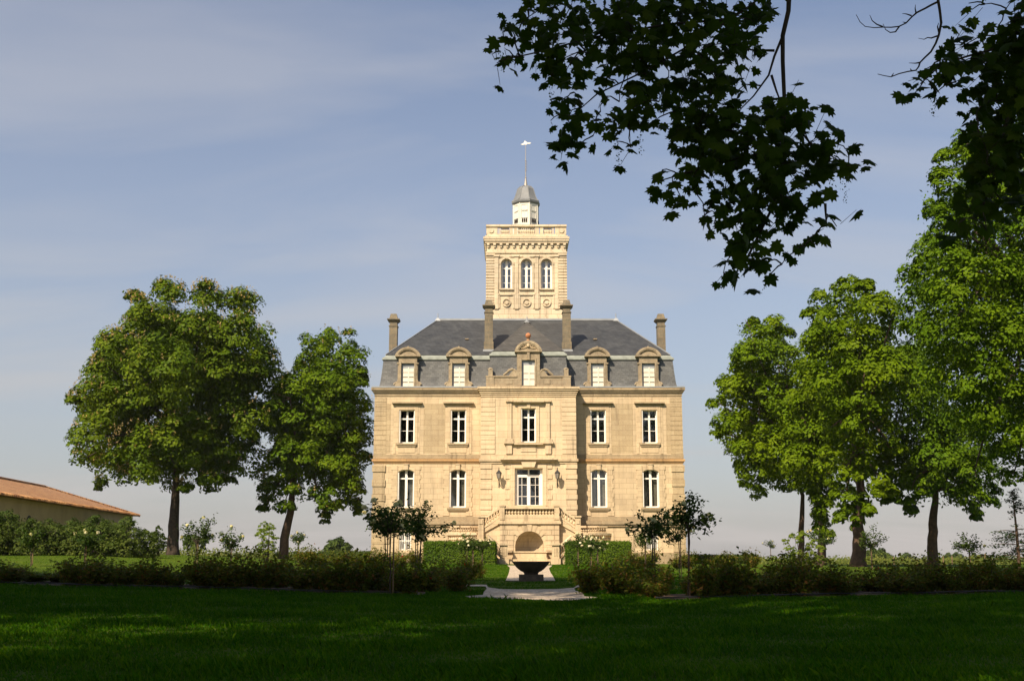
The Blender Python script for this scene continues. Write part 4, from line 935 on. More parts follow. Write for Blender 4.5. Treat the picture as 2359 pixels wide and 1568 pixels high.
# niche: half cylinder and quarter dome
nsg = 14; spz = nz1-min(nw, nz1-nz0-.01)
def nv(a, zz, r=nw): return (XC-r*math.cos(a), YF+.3+r*math.sin(a)*.8, zz)
for i in range(nsg):
    a, b_ = PI*i/nsg, PI*(i+1)/nsg; mb.face([nv(a, nz0), nv(b_, nz0), nv(b_, spz), nv(a, spz)])
    for j in range(6):
        t0, t1 = j*PI/12, (j+1)*PI/12; mb.face([nv(a, spz+nw*math.sin(t0), nw*math.cos(t0)), nv(b_, spz+nw*math.sin(t0), nw*math.cos(t0)), nv(b_, spz+nw*math.sin(t1), max(.001, nw*math.cos(t1))), nv(a, spz+nw*math.sin(t1), max(.001, nw*math.cos(t1)))])
# landing slab and steps
mb.box(XC-LW-.12, XC+LW+.12, YF-.14, YB-.02, slab0+.001, slab1); mb.box(XC-LW-.06, XC+LW+.06, YF-.06, YB-.02, slab1+.001, zs_(1188))
mb.box(XC-LW+.1, XC+LW-.1, YF+.3, YB-.03, zs_(1188)+.001, zfl)
# voussoirs and rusticated blocks
for i, (py0, py1) in enumerate(((1207, 1219), (1219.8, 1231), (1231.8, 1243), (1243.8, 1255), (1255.8, 1267))):
    xin = [26, 31, 36, 37, 37][i]
    for s in (-1, 1):
        e = 51 if i % 2 else 57; mb.box(XC+s*xin/ks, XC+s*(e-.6)/ks, YF-.04, YF+.02, zs_(py1), zs_(py0)); mb.box(XC+s*(e+.6)/ks, XC+s*68.4/ks, YF-.04, YF+.02, zs_(py1), zs_(py0))
cz = spz
for j in range(7):
    a0, a1 = math.radians(38+j*15), math.radians(38+(j+1)*15-1.2); r0, r1 = nw+.02, nw+ (16/ks if j != 3 else 19/ks)
    mb.prism([(XC-r0*math.cos(a0), cz+r0*math.sin(a0)), (XC-r1*math.cos(a0), min(slab0-.02, cz+r1*math.sin(a0))), (XC-r1*math.cos(a1), min(slab0-.02, cz+r1*math.sin(a1))), (XC-r0*math.cos(a1), cz+r0*math.sin(a1))], YF-(.05 if j != 3 else .09), YF+.02)
# side masses: upper flight, mid landing, lower flight
def X_(px): return XC+(px-1216)/ks
for s in (-1, 1):
    m = lambda px: XC+s*(1216-px)/ks
    mb.prism([(m(1148), zs_(1197)), (m(1107), zs_(1222)), (m(1107), base_z-.4), (m(1148), base_z-.4)], YF+.35, YB-.2)
    mb.prism([(m(1150), zs_(1192)), (m(1105), zs_(1219)), (m(1105), zs_(1229)), (m(1150), zs_(1204))], YF+.25, YF+.55)
    # mid landing, rounded outside
    x0 = m(1107); x1 = m(1045); r = abs(m(1020)-m(1045)); pts = []
    yc0, yc1 = YF+.4, YW-.06
    for i in range(9):
        a = PI/2*i/8; pts.append((x1+s*-1*0+(m(1020)-m(1045))*math.sin(a), yc0+(1-math.cos(a))*1.6))
    poly = [(x0, yc0)]+pts+[(m(1020), yc1), (x0, yc1)]
    for zz0, zz1 in ((base_z-.4, zs_(1249)),):
        n = len(poly); top = [(p[0], p[1], zz1) for p in poly]; bot = [(p[0], p[1], zz0) for p in poly]
        mb.face(top); mb.face(bot[::-1])
        for i in range(n): j = (i+1) % n; mb.face([bot[i], bot[j], top[j], top[i]])
    # lower flight coming back towards the middle
    mb.prism([(m(1107), zs_(1249)), (m(1152), zs_(1292)), (m(1152), base_z-.4), (m(1100), base_z-.4), (m(1100), zs_(1249))], YF-1.2, YF+.34)
    # newel posts
    mb.box(m(1150), m(1166), YF-1.55, YF-1.05, base_z-.4, zs_(1256)); mb.box(m(1147.5), m(1168.5), YF-1.63, YF-.97, zs_(1255.8), zs_(1251)); mb.box(m(1147), m(1169), YF-1.65, YF-.95, base_z-.4, zs_(1286))
    for dx in (1154.5, 1158, 1161.5): mb.box(m(dx-.9), m(dx+.9), YF-1.58, YF-1.5, zs_(1280), zs_(1262))
    mb.box(m(1144), m(1200), YF-1.75, YF-.0, base_z-.4, zs_(1299)-.0)
    # upper pedestals
    mb.box(m(1098), m(1110), YF+.1, YF+.55, zs_(1249), zs_(1191)); mb.box(m(1096), m(1112), YF+.04, YF+.62, zs_(1190.8), zs_(1187)); mb.box(m(1100.5), m(1107.5), YF+.06, YF+.12, zs_(1206), zs_(1196))
    mb.box(m(1093), m(1126), YF-.1, YF+.3, zs_(1249)-.3, zs_(1241))
    # piers at landing corners
    mb.box(m(1147.5), m(1158.5), YF-.10, YF+.34, zs_(1196), zs_(1166)); mb.box(m(1146), m(1160), YF-.14, YF+.38, zs_(1165.8), zs_(1162))
    mb.box(m(1018), m(1026), YF+1.6, YF+2.1, zs_(1249), zs_(1225))
stair = mb.build('staircase', M['stone'], ch)
def balustrade(mb, p0, p1, h, n, r=.085, w=.30):
    p0 = Vector(p0); p1 = Vector(p1); mb.beam(p0, p1, w, .10); mb.beam(p0+Vector((0, 0, h-.13)), p1+Vector((0, 0, h-.13)), w+.06, .13)
    for i in range(n):
        q_ = p0.lerp(p1, (i+.5)/n); baluster(mb, q_.x, q_.y, q_.z+.08, h-.20, r)
mb = MB(); balustrade(mb, (XC-57/ks, YF+.12, zs_(1188)+.0), (XC+57/ks, YF+.12, zs_(1188)), zs_(1166.5)-zs_(1188), 16); mb.build('balustrade', M['stone_light'], stair)
for s in (-1, 1):
    m = lambda px: XC+s*(1216-px)/ks; mb = MB()
    balustrade(mb, (m(1147), YF+.36, zs_(1191)), (m(1109), YF+.36, zs_(1217)), .66, 6); mb.build('balustrade', M['stone_light'], stair)
    mb = MB(); balustrade(mb, (m(1122), YF-1.0, zs_(1258)), (m(1150), YF-1.25, zs_(1283)), .68, 5)
    mb.build('balustrade', M['stone_light'], stair)
    mb = MB(); prev = None
    for i in range(6):
        t = i/5; p = (m(1095-72*t), YF+.55+1.3*t*t, zs_(1249)); 
        if prev: balustrade(mb, prev, p, .62, 3, .10)
        prev = p
    mb.build('balustrade', M['stone_light'], stair)
    mb = MB(); prev = None
    for i in range(4):
        t = i/3; p = (m(1098-68*t), YW-1.0-.4*math.sin(t*PI), zs_(1226))
        if prev: balustrade(mb, prev, p, .52, 4, .08)
        prev = p
    mb.beam((m(1098), YW-1.0, zs_(1250)), (m(1030), YW-1.0, zs_(1250)), .8, zs_(1226)-zs_(1250)+.01)
    mb.build('balustrade', M['stone'], stair)
# basin under the niche
mb = MB(); bz = zs_(1299)
mb.box(XC-45/ks, XC+45/ks, YF-1.7, YF-.041, base_z-.3, zs_(1292)); mb.box(XC-50/ks, XC+50/ks, YF-1.0, YF-.042, zs_(1292)+.001, zs_(1287))
mb.box(XC-40/ks, XC+40/ks, YF-.80, YF-.043, zs_(1286.9), zs_(1283)); mb.box(XC-38/ks, XC+38/ks, YF-.70, YF-.044, zs_(1282.9), zs_(1272)); mb.box(XC-40/ks, XC+40/ks, YF-.76, YF-.045, zs_(1271.9), zs_(1269))
mb.box(XC-64/ks, XC-40.5/ks, YF-.16, YF-.045, zs_(1271), zs_(1268.5)); mb.box(XC+40.5/ks, XC+64/ks, YF-.16, YF-.045, zs_(1271), zs_(1268.5))
mb.build('basin', M['stone'], stair)

# ------------------------------------------------------------------ garden fountain
fb = ground_at(1222, 1337.5); FY = fb.y; zf = lambda py: WZ(py, FY); kf = ppm(1310, FY); fx = WX(1223, 1320, FY)
print('fountain Y', FY)
ft = empty('fountain', (fx, FY, fb.z)); tag(ft, 'dark round stone bowl on a square pedestal in front of the staircase', 'fountain')
mb = MB(); mb.box(fx-28/kf, fx+28/kf, FY-28/kf, FY+28/kf, fb.z-.1, zf(1322)); mb.build('pedestal', M['fount'], ft)
mb = MB(); mb.smooth = True
mb.lathe((fx, FY, 0), [(16/kf, zf(1321.8)), (16.5/kf, zf(1319)), (18/kf, zf(1317)), (23/kf, zf(1314.5)), (29.5/kf, zf(1310)), (35/kf, zf(1304.5)), (39.5/kf, zf(1299)), (42.5/kf, zf(1295)), (44/kf, zf(1293.6)), (44/kf, zf(1291.8)), (40/kf, zf(1292)), (33/kf, zf(1300)), (18/kf, zf(1308)), (1/kf, zf(1310))], 40)
mb.build('bowl', M['fount'], ft)
p = ground_at(1206, 1336); mb = MB(); mb.tube([(p.x-.1, p.y, p.z), (p.x-.08, p.y, p.z+.12), (p.x+.02, p.y, p.z+.14), (p.x+.05, p.y, p.z+.02)], .03, 6)
tag(mb.build('tap', M['iron'], None, (p.x, p.y, p.z)), 'small curved tap standing in the grass left of the fountain pedestal', 'tap')

# ------------------------------------------------------------------ barn
def barn():
    H = 3.75; zE = EYE+H
    def pos(px, py):                                # point on eave line
        Y = H*FPX/(1290-py)*1.0
        for _ in range(10): Y = Y*(H/(WZ(py, Y)-EYE))
        return WX(px, py, Y), Y
    (x1, y1), (x0, y0) = pos(322, 1187), pos(0, 1137)
    dx, dy = x1-x0, y1-y0; L_ = math.hypot(dx, dy); ux, uy = dx/L_, dy/L_; nx, ny = -uy, ux   # normal to the left (away)
    if nx > 0: nx, ny = -nx, -ny
    sx, sy = x0-ux*25, y0-uy*25; W = 13.0; rise = 2.1
    e = empty('barn', (sx, sy, 1.3)); tag(e, 'long low ochre barn with a shallow clay tile roof at the left edge', 'barn')
    g_ = 1.0; P = lambda a, b: (sx+ux*a+nx*b, sy+uy*a+ny*b); T = L_+25
    mb = MB(); zb0 = .8; c = [P(0, .5), P(T-.4, .5), P(T-.4, W-.5), P(0, W-.5)]
    for i in range(4):
        j = (i+1) % 4; mb.face([(*c[i], zb0), (*c[j], zb0), (*c[j], zE), (*c[i], zE)])
    mb.build('wall', M['barnwall'], e)
    mb = MB(); r0, r1 = P(-0, W/2), P(T-5, W/2); c = [P(-.2, 0), P(T, 0), P(T, W), P(-.2, W)]
    for zz, in ((0,),):
        A = [(*q_, zE) for q_ in c]; R0 = (*r0, zE+rise); R1 = (*r1, zE+rise)
        mb.face([A[0], A[1], R1, R0]); mb.face([A[1], A[2], R1]); mb.face([A[2], A[3], R0, R1]); mb.face([A[3], A[0], R0])
    mb.face([(*q_, zE-.06) for q_ in c])
    for i in range(4):
        j = (i+1) % 4; mb.face([(*c[i], zE-.06), (*c[j], zE-.06), (*c[j], zE), (*c[i], zE)])
    rf = mb.build('roof', M['tiles'], e)
    mb = MB(); n = int(T/.26)
    for i in range(n):
        a = P(.1+i*.26, -.05); b_ = P(.1+i*.26, .35); mb.tube([(a[0], a[1], zE+.02), (b_[0], b_[1], zE+.13)], .085, 6)
    mb.build('eave_tile', M['tiles'], rf)
    mb = MB(); mb.tube([R0, R1], .14, 8, .2); mb.tube([R1, A[1]], .12, 8, .2); mb.build('ridge_tile', M['tiles'], rf)
    # arched niche window
    px_, py_ = 98, 1200; Y = (H-.9)*FPX/(1290-1190)
    a = 0
    for t in np.arange(10, T, .2):
        q_ = P(t, .5)
        if 1179+FPX*q_[0]/q_[1]/1.0 > 98-20: a = t; break
    mb = MB(); c0 = P(a-.55, .47); c1 = P(a+.55, .47); pts = []
    for i in range(9):
        th = PI*i/8; q_ = P(a-.55*math.cos(th), .485); pts.append((q_[0], q_[1], 2.4+.55*math.sin(th)+1.0))
    q0 = P(a-.55, .485); q1 = P(a+.55, .485); mb.face([(q0[0], q0[1], 2.2)]+pts+[(q1[0], q1[1], 2.2)])
    mb.build('arched_window', M['dark'], e)
barn()

# ------------------------------------------------------------------ trees
def dz6(zx, zy): return 129+zx*.4464, 608+zy*.4464
def dz7(zx, zy): return 1603+zx*.4464, 608+zy*.4464
def blobs3d(list2d, Y0, depth, conv=None, k=.4464):
    out = []; pts = []
    for (zx, zy, r) in list2d:
        px, py = conv(zx, zy) if conv else (zx, zy); pts.append((px, py, r*k if conv else r))
    ws = [at(px, py, Y0) for px, py, r in pts]; cx = (min(w.x for w in ws)+max(w.x for w in ws))/2; cz = (min(w.z for w in ws)+max(w.z for w in ws))/2
    rx = (max(w.x for w in ws)-min(w.x for w in ws))/2+1; rz_ = (max(w.z for w in ws)-min(w.z for w in ws))/2+1
    for (px, py, r), w in zip(pts, ws):
        t = math.sqrt(max(0, 1-.85*((w.x-cx)/rx)**2-.85*((w.z-cz)/rz_)**2)); rr = r/ppm(py, Y0)
        offs = [0] if t < .35 else [-t*depth*.8, t*depth*.75]
        if t > .8: offs.append(0)
        for o in offs:
            q_ = at(px+random.uniform(-4, 4)*rr, py+random.uniform(-4, 4)*rr, Y0+o+random.uniform(-1, 1)*rr*.7); out.append((q_.x, q_.y, q_.z, rr*q_.y/Y0*random.uniform(.80, 1.0)))
    return out
def limb_path(p0, p1, n=5, wob=.5):
    p0 = Vector(p0); p1 = Vector(p1); out = []
    for i in range(n+1):
        t = i/n; q_ = p0.lerp(p1, t); q_.z += math.sin(t*PI)*wob*.6
        if 0 < i < n: q_ += Vector((random.uniform(-1, 1), random.uniform(-1, 1), random.uniform(-.5, .5)))*wob*.35
        out.append(q_)
    return out
def tree(name, label, cat, group, list2d, conv, Y0, depth, trunk, wbase, leaf, lsize, sub=.5, nl=80, rs=(.5, 1.0), bark='bark', candles=0, fork=None, k=.4464, extra=None, limbs=16):
    """trunk: list of display points from the ground up"""
    tp = [at(px, py, Y0) for px, py in trunk]; gz = terr(tp[0].x, Y0); tp[0].z = gz-.1
    e = empty(name, (tp[0].x, Y0, gz)); tag(e, label, cat, group)
    B = blobs3d(list2d, Y0, depth, conv, k) if list2d else []
    if extra: B += extra
    cen = Vector((sum(b[0] for b in B)/len(B), Y0, sum(b[2] for b in B)/len(B))); top = max(b[2] for b in B)
    mb = MB(); mb.smooth = True
    pts = [tp[0]]
    for i in range(len(tp)-1):
        for t in (.33, .66, 1.0): q_ = tp[i].lerp(tp[i+1], t); pts.append(q_+Vector((random.uniform(-.05, .05), random.uniform(-.05, .05), 0)))
    end = cen.lerp(Vector((cen.x, Y0, top)), .35)
    pts += limb_path(pts[-1], end, 4, .5)[1:]
    n = len(pts); r0 = wbase/2
    rad = [r0*(1.35 if i == 0 else 1.0)*(1-.78*(i/(n-1))**1.3) for i in range(n)]
    mb.tube(pts, rad, 12, .12)
    mb.build('trunk', M[bark], e)
    mb = MB(); mb.smooth = True
    fk = tp[-1]; sel = random.sample(B, min(limbs, len(B)))
    for b in sel:
        st_ = fk.lerp(end, random.uniform(0, .7)); L_ = (Vector(b[:3])-st_).length
        pth = limb_path(st_, Vector(b[:3]), 5, .5); mb.tube(pth, [r0*.42*(1-.85*i/5) for i in range(6)], 7, .1)
        for _ in range(3):
            d = Vector(unit(1)[0]); q_ = pth[random.randint(3, 5)]; mb.tube([q_, q_+d*b[3]*.5, q_+d*b[3]*.9], [r0*.12, r0*.07, .01], 5)
    mb.build('branch', M[bark], e)
    P, Nn = crown_points(B, sub, nl, rs, ycore=Y0); leaf_obj('crown', P, Nn, lsize, M[leaf], e)
    if candles:
        B_ = np.array(B); idx = rng.integers(0, len(B_), candles); d = unit(candles); d[:, 2] = np.abs(d[:, 2])*.8; d[:, 1] = -np.abs(d[:, 1])*1.2+.3; d /= np.linalg.norm(d, axis=1, keepdims=True)
        P = B_[idx, :3]+d*B_[idx, 3:4]*1.16+np.array([0, 0, .15]); dist = (np.linalg.norm(P[:, None]-B_[None, :, :3], axis=2)/B_[None, :, 3]); ok = dist.min(axis=1) > 1.04; P = P[ok]
        P = np.repeat(P, 5, axis=0); P[:, 2] += rng.uniform(-.14, .14, len(P)); P[:, :2] += rng.normal(size=(len(P), 2))*.04
        leaf_obj('blossom', P, unit(len(P)), .12, M['candle'], e)
    return e
T1 = [(590, 150, 80), (430, 205, 48), (400, 180, 35), (770, 160, 75), (950, 195, 85), (500, 330, 140), (750, 380, 170), (960, 400, 140), (1060, 520, 90), (330, 430, 105), (270, 540, 95), (560, 560, 190), (850, 620, 190), (1010, 560, 105), (200, 700, 110), (95, 705, 45),
      (350, 720, 160), (220, 880, 115), (170, 1000, 75), (270, 1060, 70), (450, 950, 160), (650, 900, 180), (850, 900, 170), (1000, 790, 110), (600, 1010, 120), (850, 1050, 100), (1030, 980, 95), (1060, 1095, 60), (230, 1130, 32), (370, 1090, 45), (480, 1090, 45), (660, 1130, 40), (780, 1110, 55), (880, 1120, 35)]
tree('chestnut_tree', 'tallest chestnut left of the mansion, broad dark crown flecked with blossom', 'tree', None, T1, dz6, 86, 6.5, [(398, 1282), (399, 1230), (402, 1170), (405, 1110)], .92, 'leaf_chestnut', .26, .7, 80, (.6, 1.1), 'bark', 1700)
T2 = [(1400, 380, 62), (1500, 375, 35), (1340, 440, 75), (1500, 500, 90), (1300, 540, 75), (1180, 590, 28), (1560, 590, 60), (1200, 690, 105), (1400, 660, 155), (1560, 740, 78), (1150, 800, 110), (1300, 850, 150), (1490, 880, 130), (1240, 1000, 140), (1420, 1040, 135), (1560, 1010, 68),
      (1120, 1170, 75), (1500, 1170, 95), (1380, 1190, 70), (1540, 1235, 34), (1550, 1275, 20), (1075, 1225, 30), (1065, 1260, 18), (1400, 1265, 36), (1385, 1305, 20), (1460, 1250, 35), (1170, 1240, 40), (1240, 1180, 55)]
tree('chestnut_tree', 'smaller leaning chestnut between the tall chestnut and the mansion', 'tree', None, T2, dz6, 88, 5, [(652, 1292), (655, 1240), (668, 1180), (676, 1120)], .74, 'leaf_chestnut2', .25, .8, 75, (.5, .95), 'bark_warm', 160)
R1 = [(270, 320, 60), (400, 320, 60), (450, 370, 55), (340, 420, 110), (280, 520, 105), (450, 520, 120), (200, 620, 85), (110, 720, 50), (330, 700, 160), (480, 750, 140), (140, 820, 65), (120, 875, 35), (250, 850, 105), (290, 960, 105), (420, 950, 140), (350, 1100, 85), (250, 1050, 58), (470, 1090, 90), (320, 1185, 42), (270, 1110, 40)]
tree('linden_tree', 'leftmost right-hand tree, crown stepping up, bare dark trunk behind yellow bush', 'tree', 'trees in the clump right of the mansion', R1, dz7, 76, 5, [(1842, 1272), (1845, 1220), (1850, 1140)], .42, 'leaf_linden', .22, 1.0, 75, (.45, .85), 'bark_warm')
R1b = [(600, 560, 90), (640, 700, 120), (560, 800, 110), (620, 900, 130), (560, 1000, 110), (640, 1050, 100), (580, 1130, 70), (680, 1160, 55), (650, 1230, 42), (630, 1280, 30), (655, 1310, 32), (640, 1350, 30), (665, 1385, 32), (650, 1190, 50)]
tree('linden_tree', 'leafy-trunked tree, second from the left in the right-hand clump', 'tree', 'trees in the clump right of the mansion', R1b, dz7, 72, 4, [(1890, 1300), (1891, 1240), (1893, 1160)], .55, 'leaf_linden', .22, 1.0, 75, (.45, .85), 'bark_warm')
R2 = [(770, 115, 50), (850, 130, 42), (890, 120, 25), (640, 170, 48), (600, 250, 45), (650, 270, 70), (760, 240, 110), (900, 250, 100), (680, 400, 110), (850, 420, 140), (1000, 170, 48), (1010, 280, 70), (700, 600, 140), (850, 620, 170), (1000, 560, 160), (740, 800, 110), (900, 830, 140), (830, 1000, 110), (700, 1070, 65), (950, 1060, 80), (770, 1200, 60), (690, 980, 50), (1000, 950, 70), (770, 1265, 32), (745, 1300, 22), (800, 1285, 28), (835, 1310, 25), (875, 1285, 30), (890, 1260, 22), (820, 1335, 20), (850, 1225, 40), (950, 1140, 50), (1000, 1180, 40)]
tree('linden_tree', 'bright green tree with thick knotted trunk, mid-clump right of the mansion', 'tree', 'trees in the clump right of the mansion', R2, dz7, 64, 5, [(1977, 1300), (1978, 1250), (1976, 1200), (1980, 1150)], .80, 'leaf_linden', .22, 1.0, 75, (.45, .85), 'bark_warm')
R3 = [(1150, 500, 130), (1170, 680, 140), (1200, 830, 130), (1080, 960, 90), (1250, 980, 130), (1350, 900, 140), (1400, 1040, 110), (1130, 1120, 80), (1200, 1140, 70), (1330, 1150, 90), (1430, 1190, 60), (1500, 1100, 75), (1425, 1240, 35), (1445, 1275, 22), (1440, 1305, 14), (1000, 1190, 35), (985, 1225, 22), (1050, 1190, 45), (1130, 1230, 38), (1110, 1265, 22), (1510, 1180, 45), (1520, 1225, 26), (1060, 1080, 70), (1180, 1060, 90), (1290, 1070, 90), (1380, 1180, 60)]
tree('maple_tree', 'forked dark-trunked tree standing alone-footed at the clump right end', 'tree', 'trees in the clump right of the mansion', R3, dz7, 66, 4.5, [(2147, 1296), (2146, 1240), (2150, 1190), (2155, 1140)], .62, 'leaf_maple_far', .20, .9, 70, (.5, .9), 'bark_warm')
R4 = [(1130, 60, 85), (1250, -20, 120), (1130, 190, 90), (1330, 150, 170), (1500, 120, 200), (1680, 150, 190), (1130, 300, 85), (1300, 350, 170), (1500, 400, 190), (1680, 450, 200), (1300, 520, 150), (1500, 650, 180), (1680, 750, 190), (1420, 740, 120), (1560, 850, 150), (1700, 950, 150), (1600, 1000, 90), (1330, -190, 60), (1460, -170, 110), (1300, -400, 90), (1400, -480, 100), (1500, -360, 150), (1250, -300, 60),
      (1700, -400, 220), (1600, -600, 160), (1750, -150, 200), (1340, -600, 55), (1210, -100, 60), (1280, -540, 50), (1240, -200, 70), (1350, -300, 120), (1380, -100, 140), (1250, -430, 60), (1400, -620, 80), (1500, -580, 120), (1300, 0, 130), (1900, 0, 250), (1900, 400, 250), (1900, 800, 220), (1900, -400, 230), (1440, 1060, 60), (1640, 1080, 60)]
tree('maple_tree', 'tall mid-green maple filling the right edge below the dark overhanging leaves', 'tree', None, R4, dz7, 46, 4.5, [(2480, 1330), (2475, 1200), (2470, 1000), (2450, 800)], .7, 'leaf_maple_far', .155, 1.3, 75, (.38, .75), 'bark')

# small plants --------------------------------------------------------
def bush(name, label, cat, group, spots, Y0, leaf, lsize, sub=4, nl=14, rs=(.12, .28), trunk=None, depth=.6, sr=.04):
    B = blobs3d(spots, Y0, depth, None); bx0 = sum(b[0] for b in B)/len(B); gz = terr(bx0, Y0)
    e = empty(name, (bx0, Y0, gz)); tag(e, label, cat, group); mb = MB()
    for b in B: mb.tube(limb_path((bx0+random.uniform(-.1, .1), Y0, gz-.05), b[:3], 4, .15), [sr, sr*.8, sr*.6, sr*.4, sr*.2], 5)
    mb.build('stem', M['bark'], e); P, Nn = crown_points(B, sub, nl, rs); ok = P[:, 2] > terr_np(P[:, 0], P[:, 1])+.03; P = P[ok]; Nn = Nn[ok]
    leaf_obj('foliage', P, Nn, lsize, M[leaf], e); return e
# dark shrubs in front of the barn
sg = 'shrubs massed in front of the barn'
shr = [(-40, 1222, 46, 'leaf_shrub', 'shrub at the left edge, cut by the frame, in front of the barn'), (20, 1215, 42, 'leaf_shrub', 'tall glossy shrub in front of the barn, first from the left edge'), (75, 1230, 36, 'leaf_shrub', 'shrub behind the leftmost standard rose, before the barn'), (125, 1232, 36, 'leaf_shrub', 'rounded shrub directly below the barn arched opening'),
       (175, 1232, 38, 'leaf_shrub', 'mid-height shrub between barn window and white-flowered standard rose'), (228, 1222, 40, 'leaf_shrub', 'olive shrub right of the white-flowered standard rose'), (287, 1226, 36, 'leaf_shrub', 'tallest shrub, rising over the right corner of the barn'), (335, 1246, 28, 'leaf_shrub', 'low rounded shrub just right of the barn corner')]
for i, (px, py, r, lf, lab) in enumerate(shr):
    r *= 1.12
    bush('shrub', lab, 'shrub', sg, [(px, py, r*.8), (px-r*.4, py+r*.5, r*.8), (px+r*.4, py+r*.45, r*.8), (px-r*.1, py+r, r*.8), (px+r*.3, py+r*.9, r*.7), (px+random.uniform(-12, 12), py-r*.45, r*.45), (px-r*.5, py+r*.9, r*.7)], 62+random.uniform(-1, 1), lf, .12, 4.5, 26, (.25, .5), depth=.9)
bush('young_tree', 'slim pale-leaved sapling left of the tall chestnut trunk', 'sapling', None, [(362, 1220, 11), (358, 1235, 15), (368, 1240, 15), (362, 1256, 18), (372, 1262, 12)], 70, 'leaf_shrub', .11, 7, 22, (.15, .3), sr=.02)
bush('young_tree', 'airy yellow-green sapling left of the leaning chestnut trunk', 'sapling', None, [(608, 1212, 12), (622, 1218, 14), (600, 1230, 15), (618, 1238, 18), (632, 1240, 12), (606, 1256, 16), (622, 1264, 14), (610, 1275, 10)], 62, 'leaf_yellow', .09, 9, 20, (.14, .28), sr=.018)
bush('yellow_bush', 'spreading yellow-green bush in front of the two thin dark trunks', 'bush', None, [(1812, 1245, 12), (1830, 1238, 15), (1850, 1236, 14), (1870, 1250, 14), (1890, 1262, 12), (1818, 1265, 12), (1840, 1285, 24), (1870, 1285, 20), (1815, 1290, 18), (1895, 1290, 14), (1780, 1292, 14), (1860, 1265, 12)], 46, 'leaf_yellow', .075, 12, 20, (.10, .22), sr=.018)
bush('round_tree', 'small round dark tree on the horizon just left of the mansion', 'tree', None, [(764, 1256, 14), (778, 1252, 15), (792, 1258, 13), (756, 1264, 9), (801, 1263, 8), (775, 1266, 16)], 165, 'leaf_far', .5, .5, 16, (.5, 1.0), depth=2)
bush('distant_bush', 'hazy green bush on the field edge behind the left garden rose', 'bush', None, [(432, 1247, 14), (450, 1244, 13), (468, 1250, 11), (446, 1256, 14)], 150, 'leaf_far', .45, .6, 14, (.5, .9), depth=2)
bush('round_tree', 'broad rounded hazy tree mound right of the knotted trunk', 'tree', None, [(2010, 1280, 20), (2028, 1276, 16), (2042, 1284, 12), (2000, 1286, 16)], 180, 'leaf_far', .5, .5, 16, (.5, 1.0), depth=3)
far = [(2085, 1283, 9, 'hazy far treetop between the knotted and the forked trunk'), (2180, 1284, 8, 'small far tree just right of the forked trunk'), (2202, 1283, 10, 'wider far tree left of the right-hand standard rose'), (2246, 1285, 9, 'far tree just right of the small standard rose at right'), (2262, 1284, 9, 'far tree halfway between standard rose and conifer'), (2308, 1286, 8, 'lowest far tree, beside the conifer')]
for (px, py, r, lab) in far:
    bush('distant_tree', lab, 'tree', 'trees along the far horizon at right', [(px, py, r*.8), (px-r*.7, py+3, r*.6), (px+r*.6, py+2, r*.6), (px, py+5, r)], 300, 'leaf_far', .8, .25, 16, (.8, 1.6), depth=2)
# conifer at the right edge
def conifer():
    Y0 = 45; p = at(2347, 1300, Y0); gz = terr(p.x, Y0); top = at(2343, 1128, Y0).z; e = empty('conifer', (p.x, Y0, gz)); tag(e, 'thin open-branched conifer at the right edge of the garden', 'conifer')
    mb = MB(); mb.tube([(p.x, Y0, gz-.1), (p.x, Y0, (gz+top)/2), (p.x-.05, Y0, top)], [.07, .05, .01], 7); P = []; Nn = []
    for i in range(44):
        t = i/43; zz = gz+.5+(top-gz-.5)*t; a = random.uniform(0, 2*PI); dens = 1 if (t < .42 or t > .68) else .15; L_ = (1-t)*1.1+.18
        if random.random() > dens and random.random() > .4: continue
        d = Vector((math.cos(a), math.sin(a), .12 if t < .7 else .25)); q0 = Vector((p.x, Y0, zz)); q1 = q0+d*L_; q1.z -= .15*L_; mb.tube([q0, q0.lerp(q1, .5)+Vector((0, 0, .05)), q1], [.02, .013, .005], 4)
        m = int(90*L_*dens)+6
        for _ in range(m): s = random.uniform(.15, 1.02); P.append(tuple(q0.lerp(q1, s)+Vector((random.gauss(0, .09), random.gauss(0, .09), random.gauss(-.03, .05))))); Nn.append((random.gauss(0, .4), random.gauss(0, .4), 1))
    mb.build('trunk', M['bark_warm'], e); leaf_obj('foliage', np.array(P), np.array(Nn), .10, M['leaf_conifer'], e)
conifer()
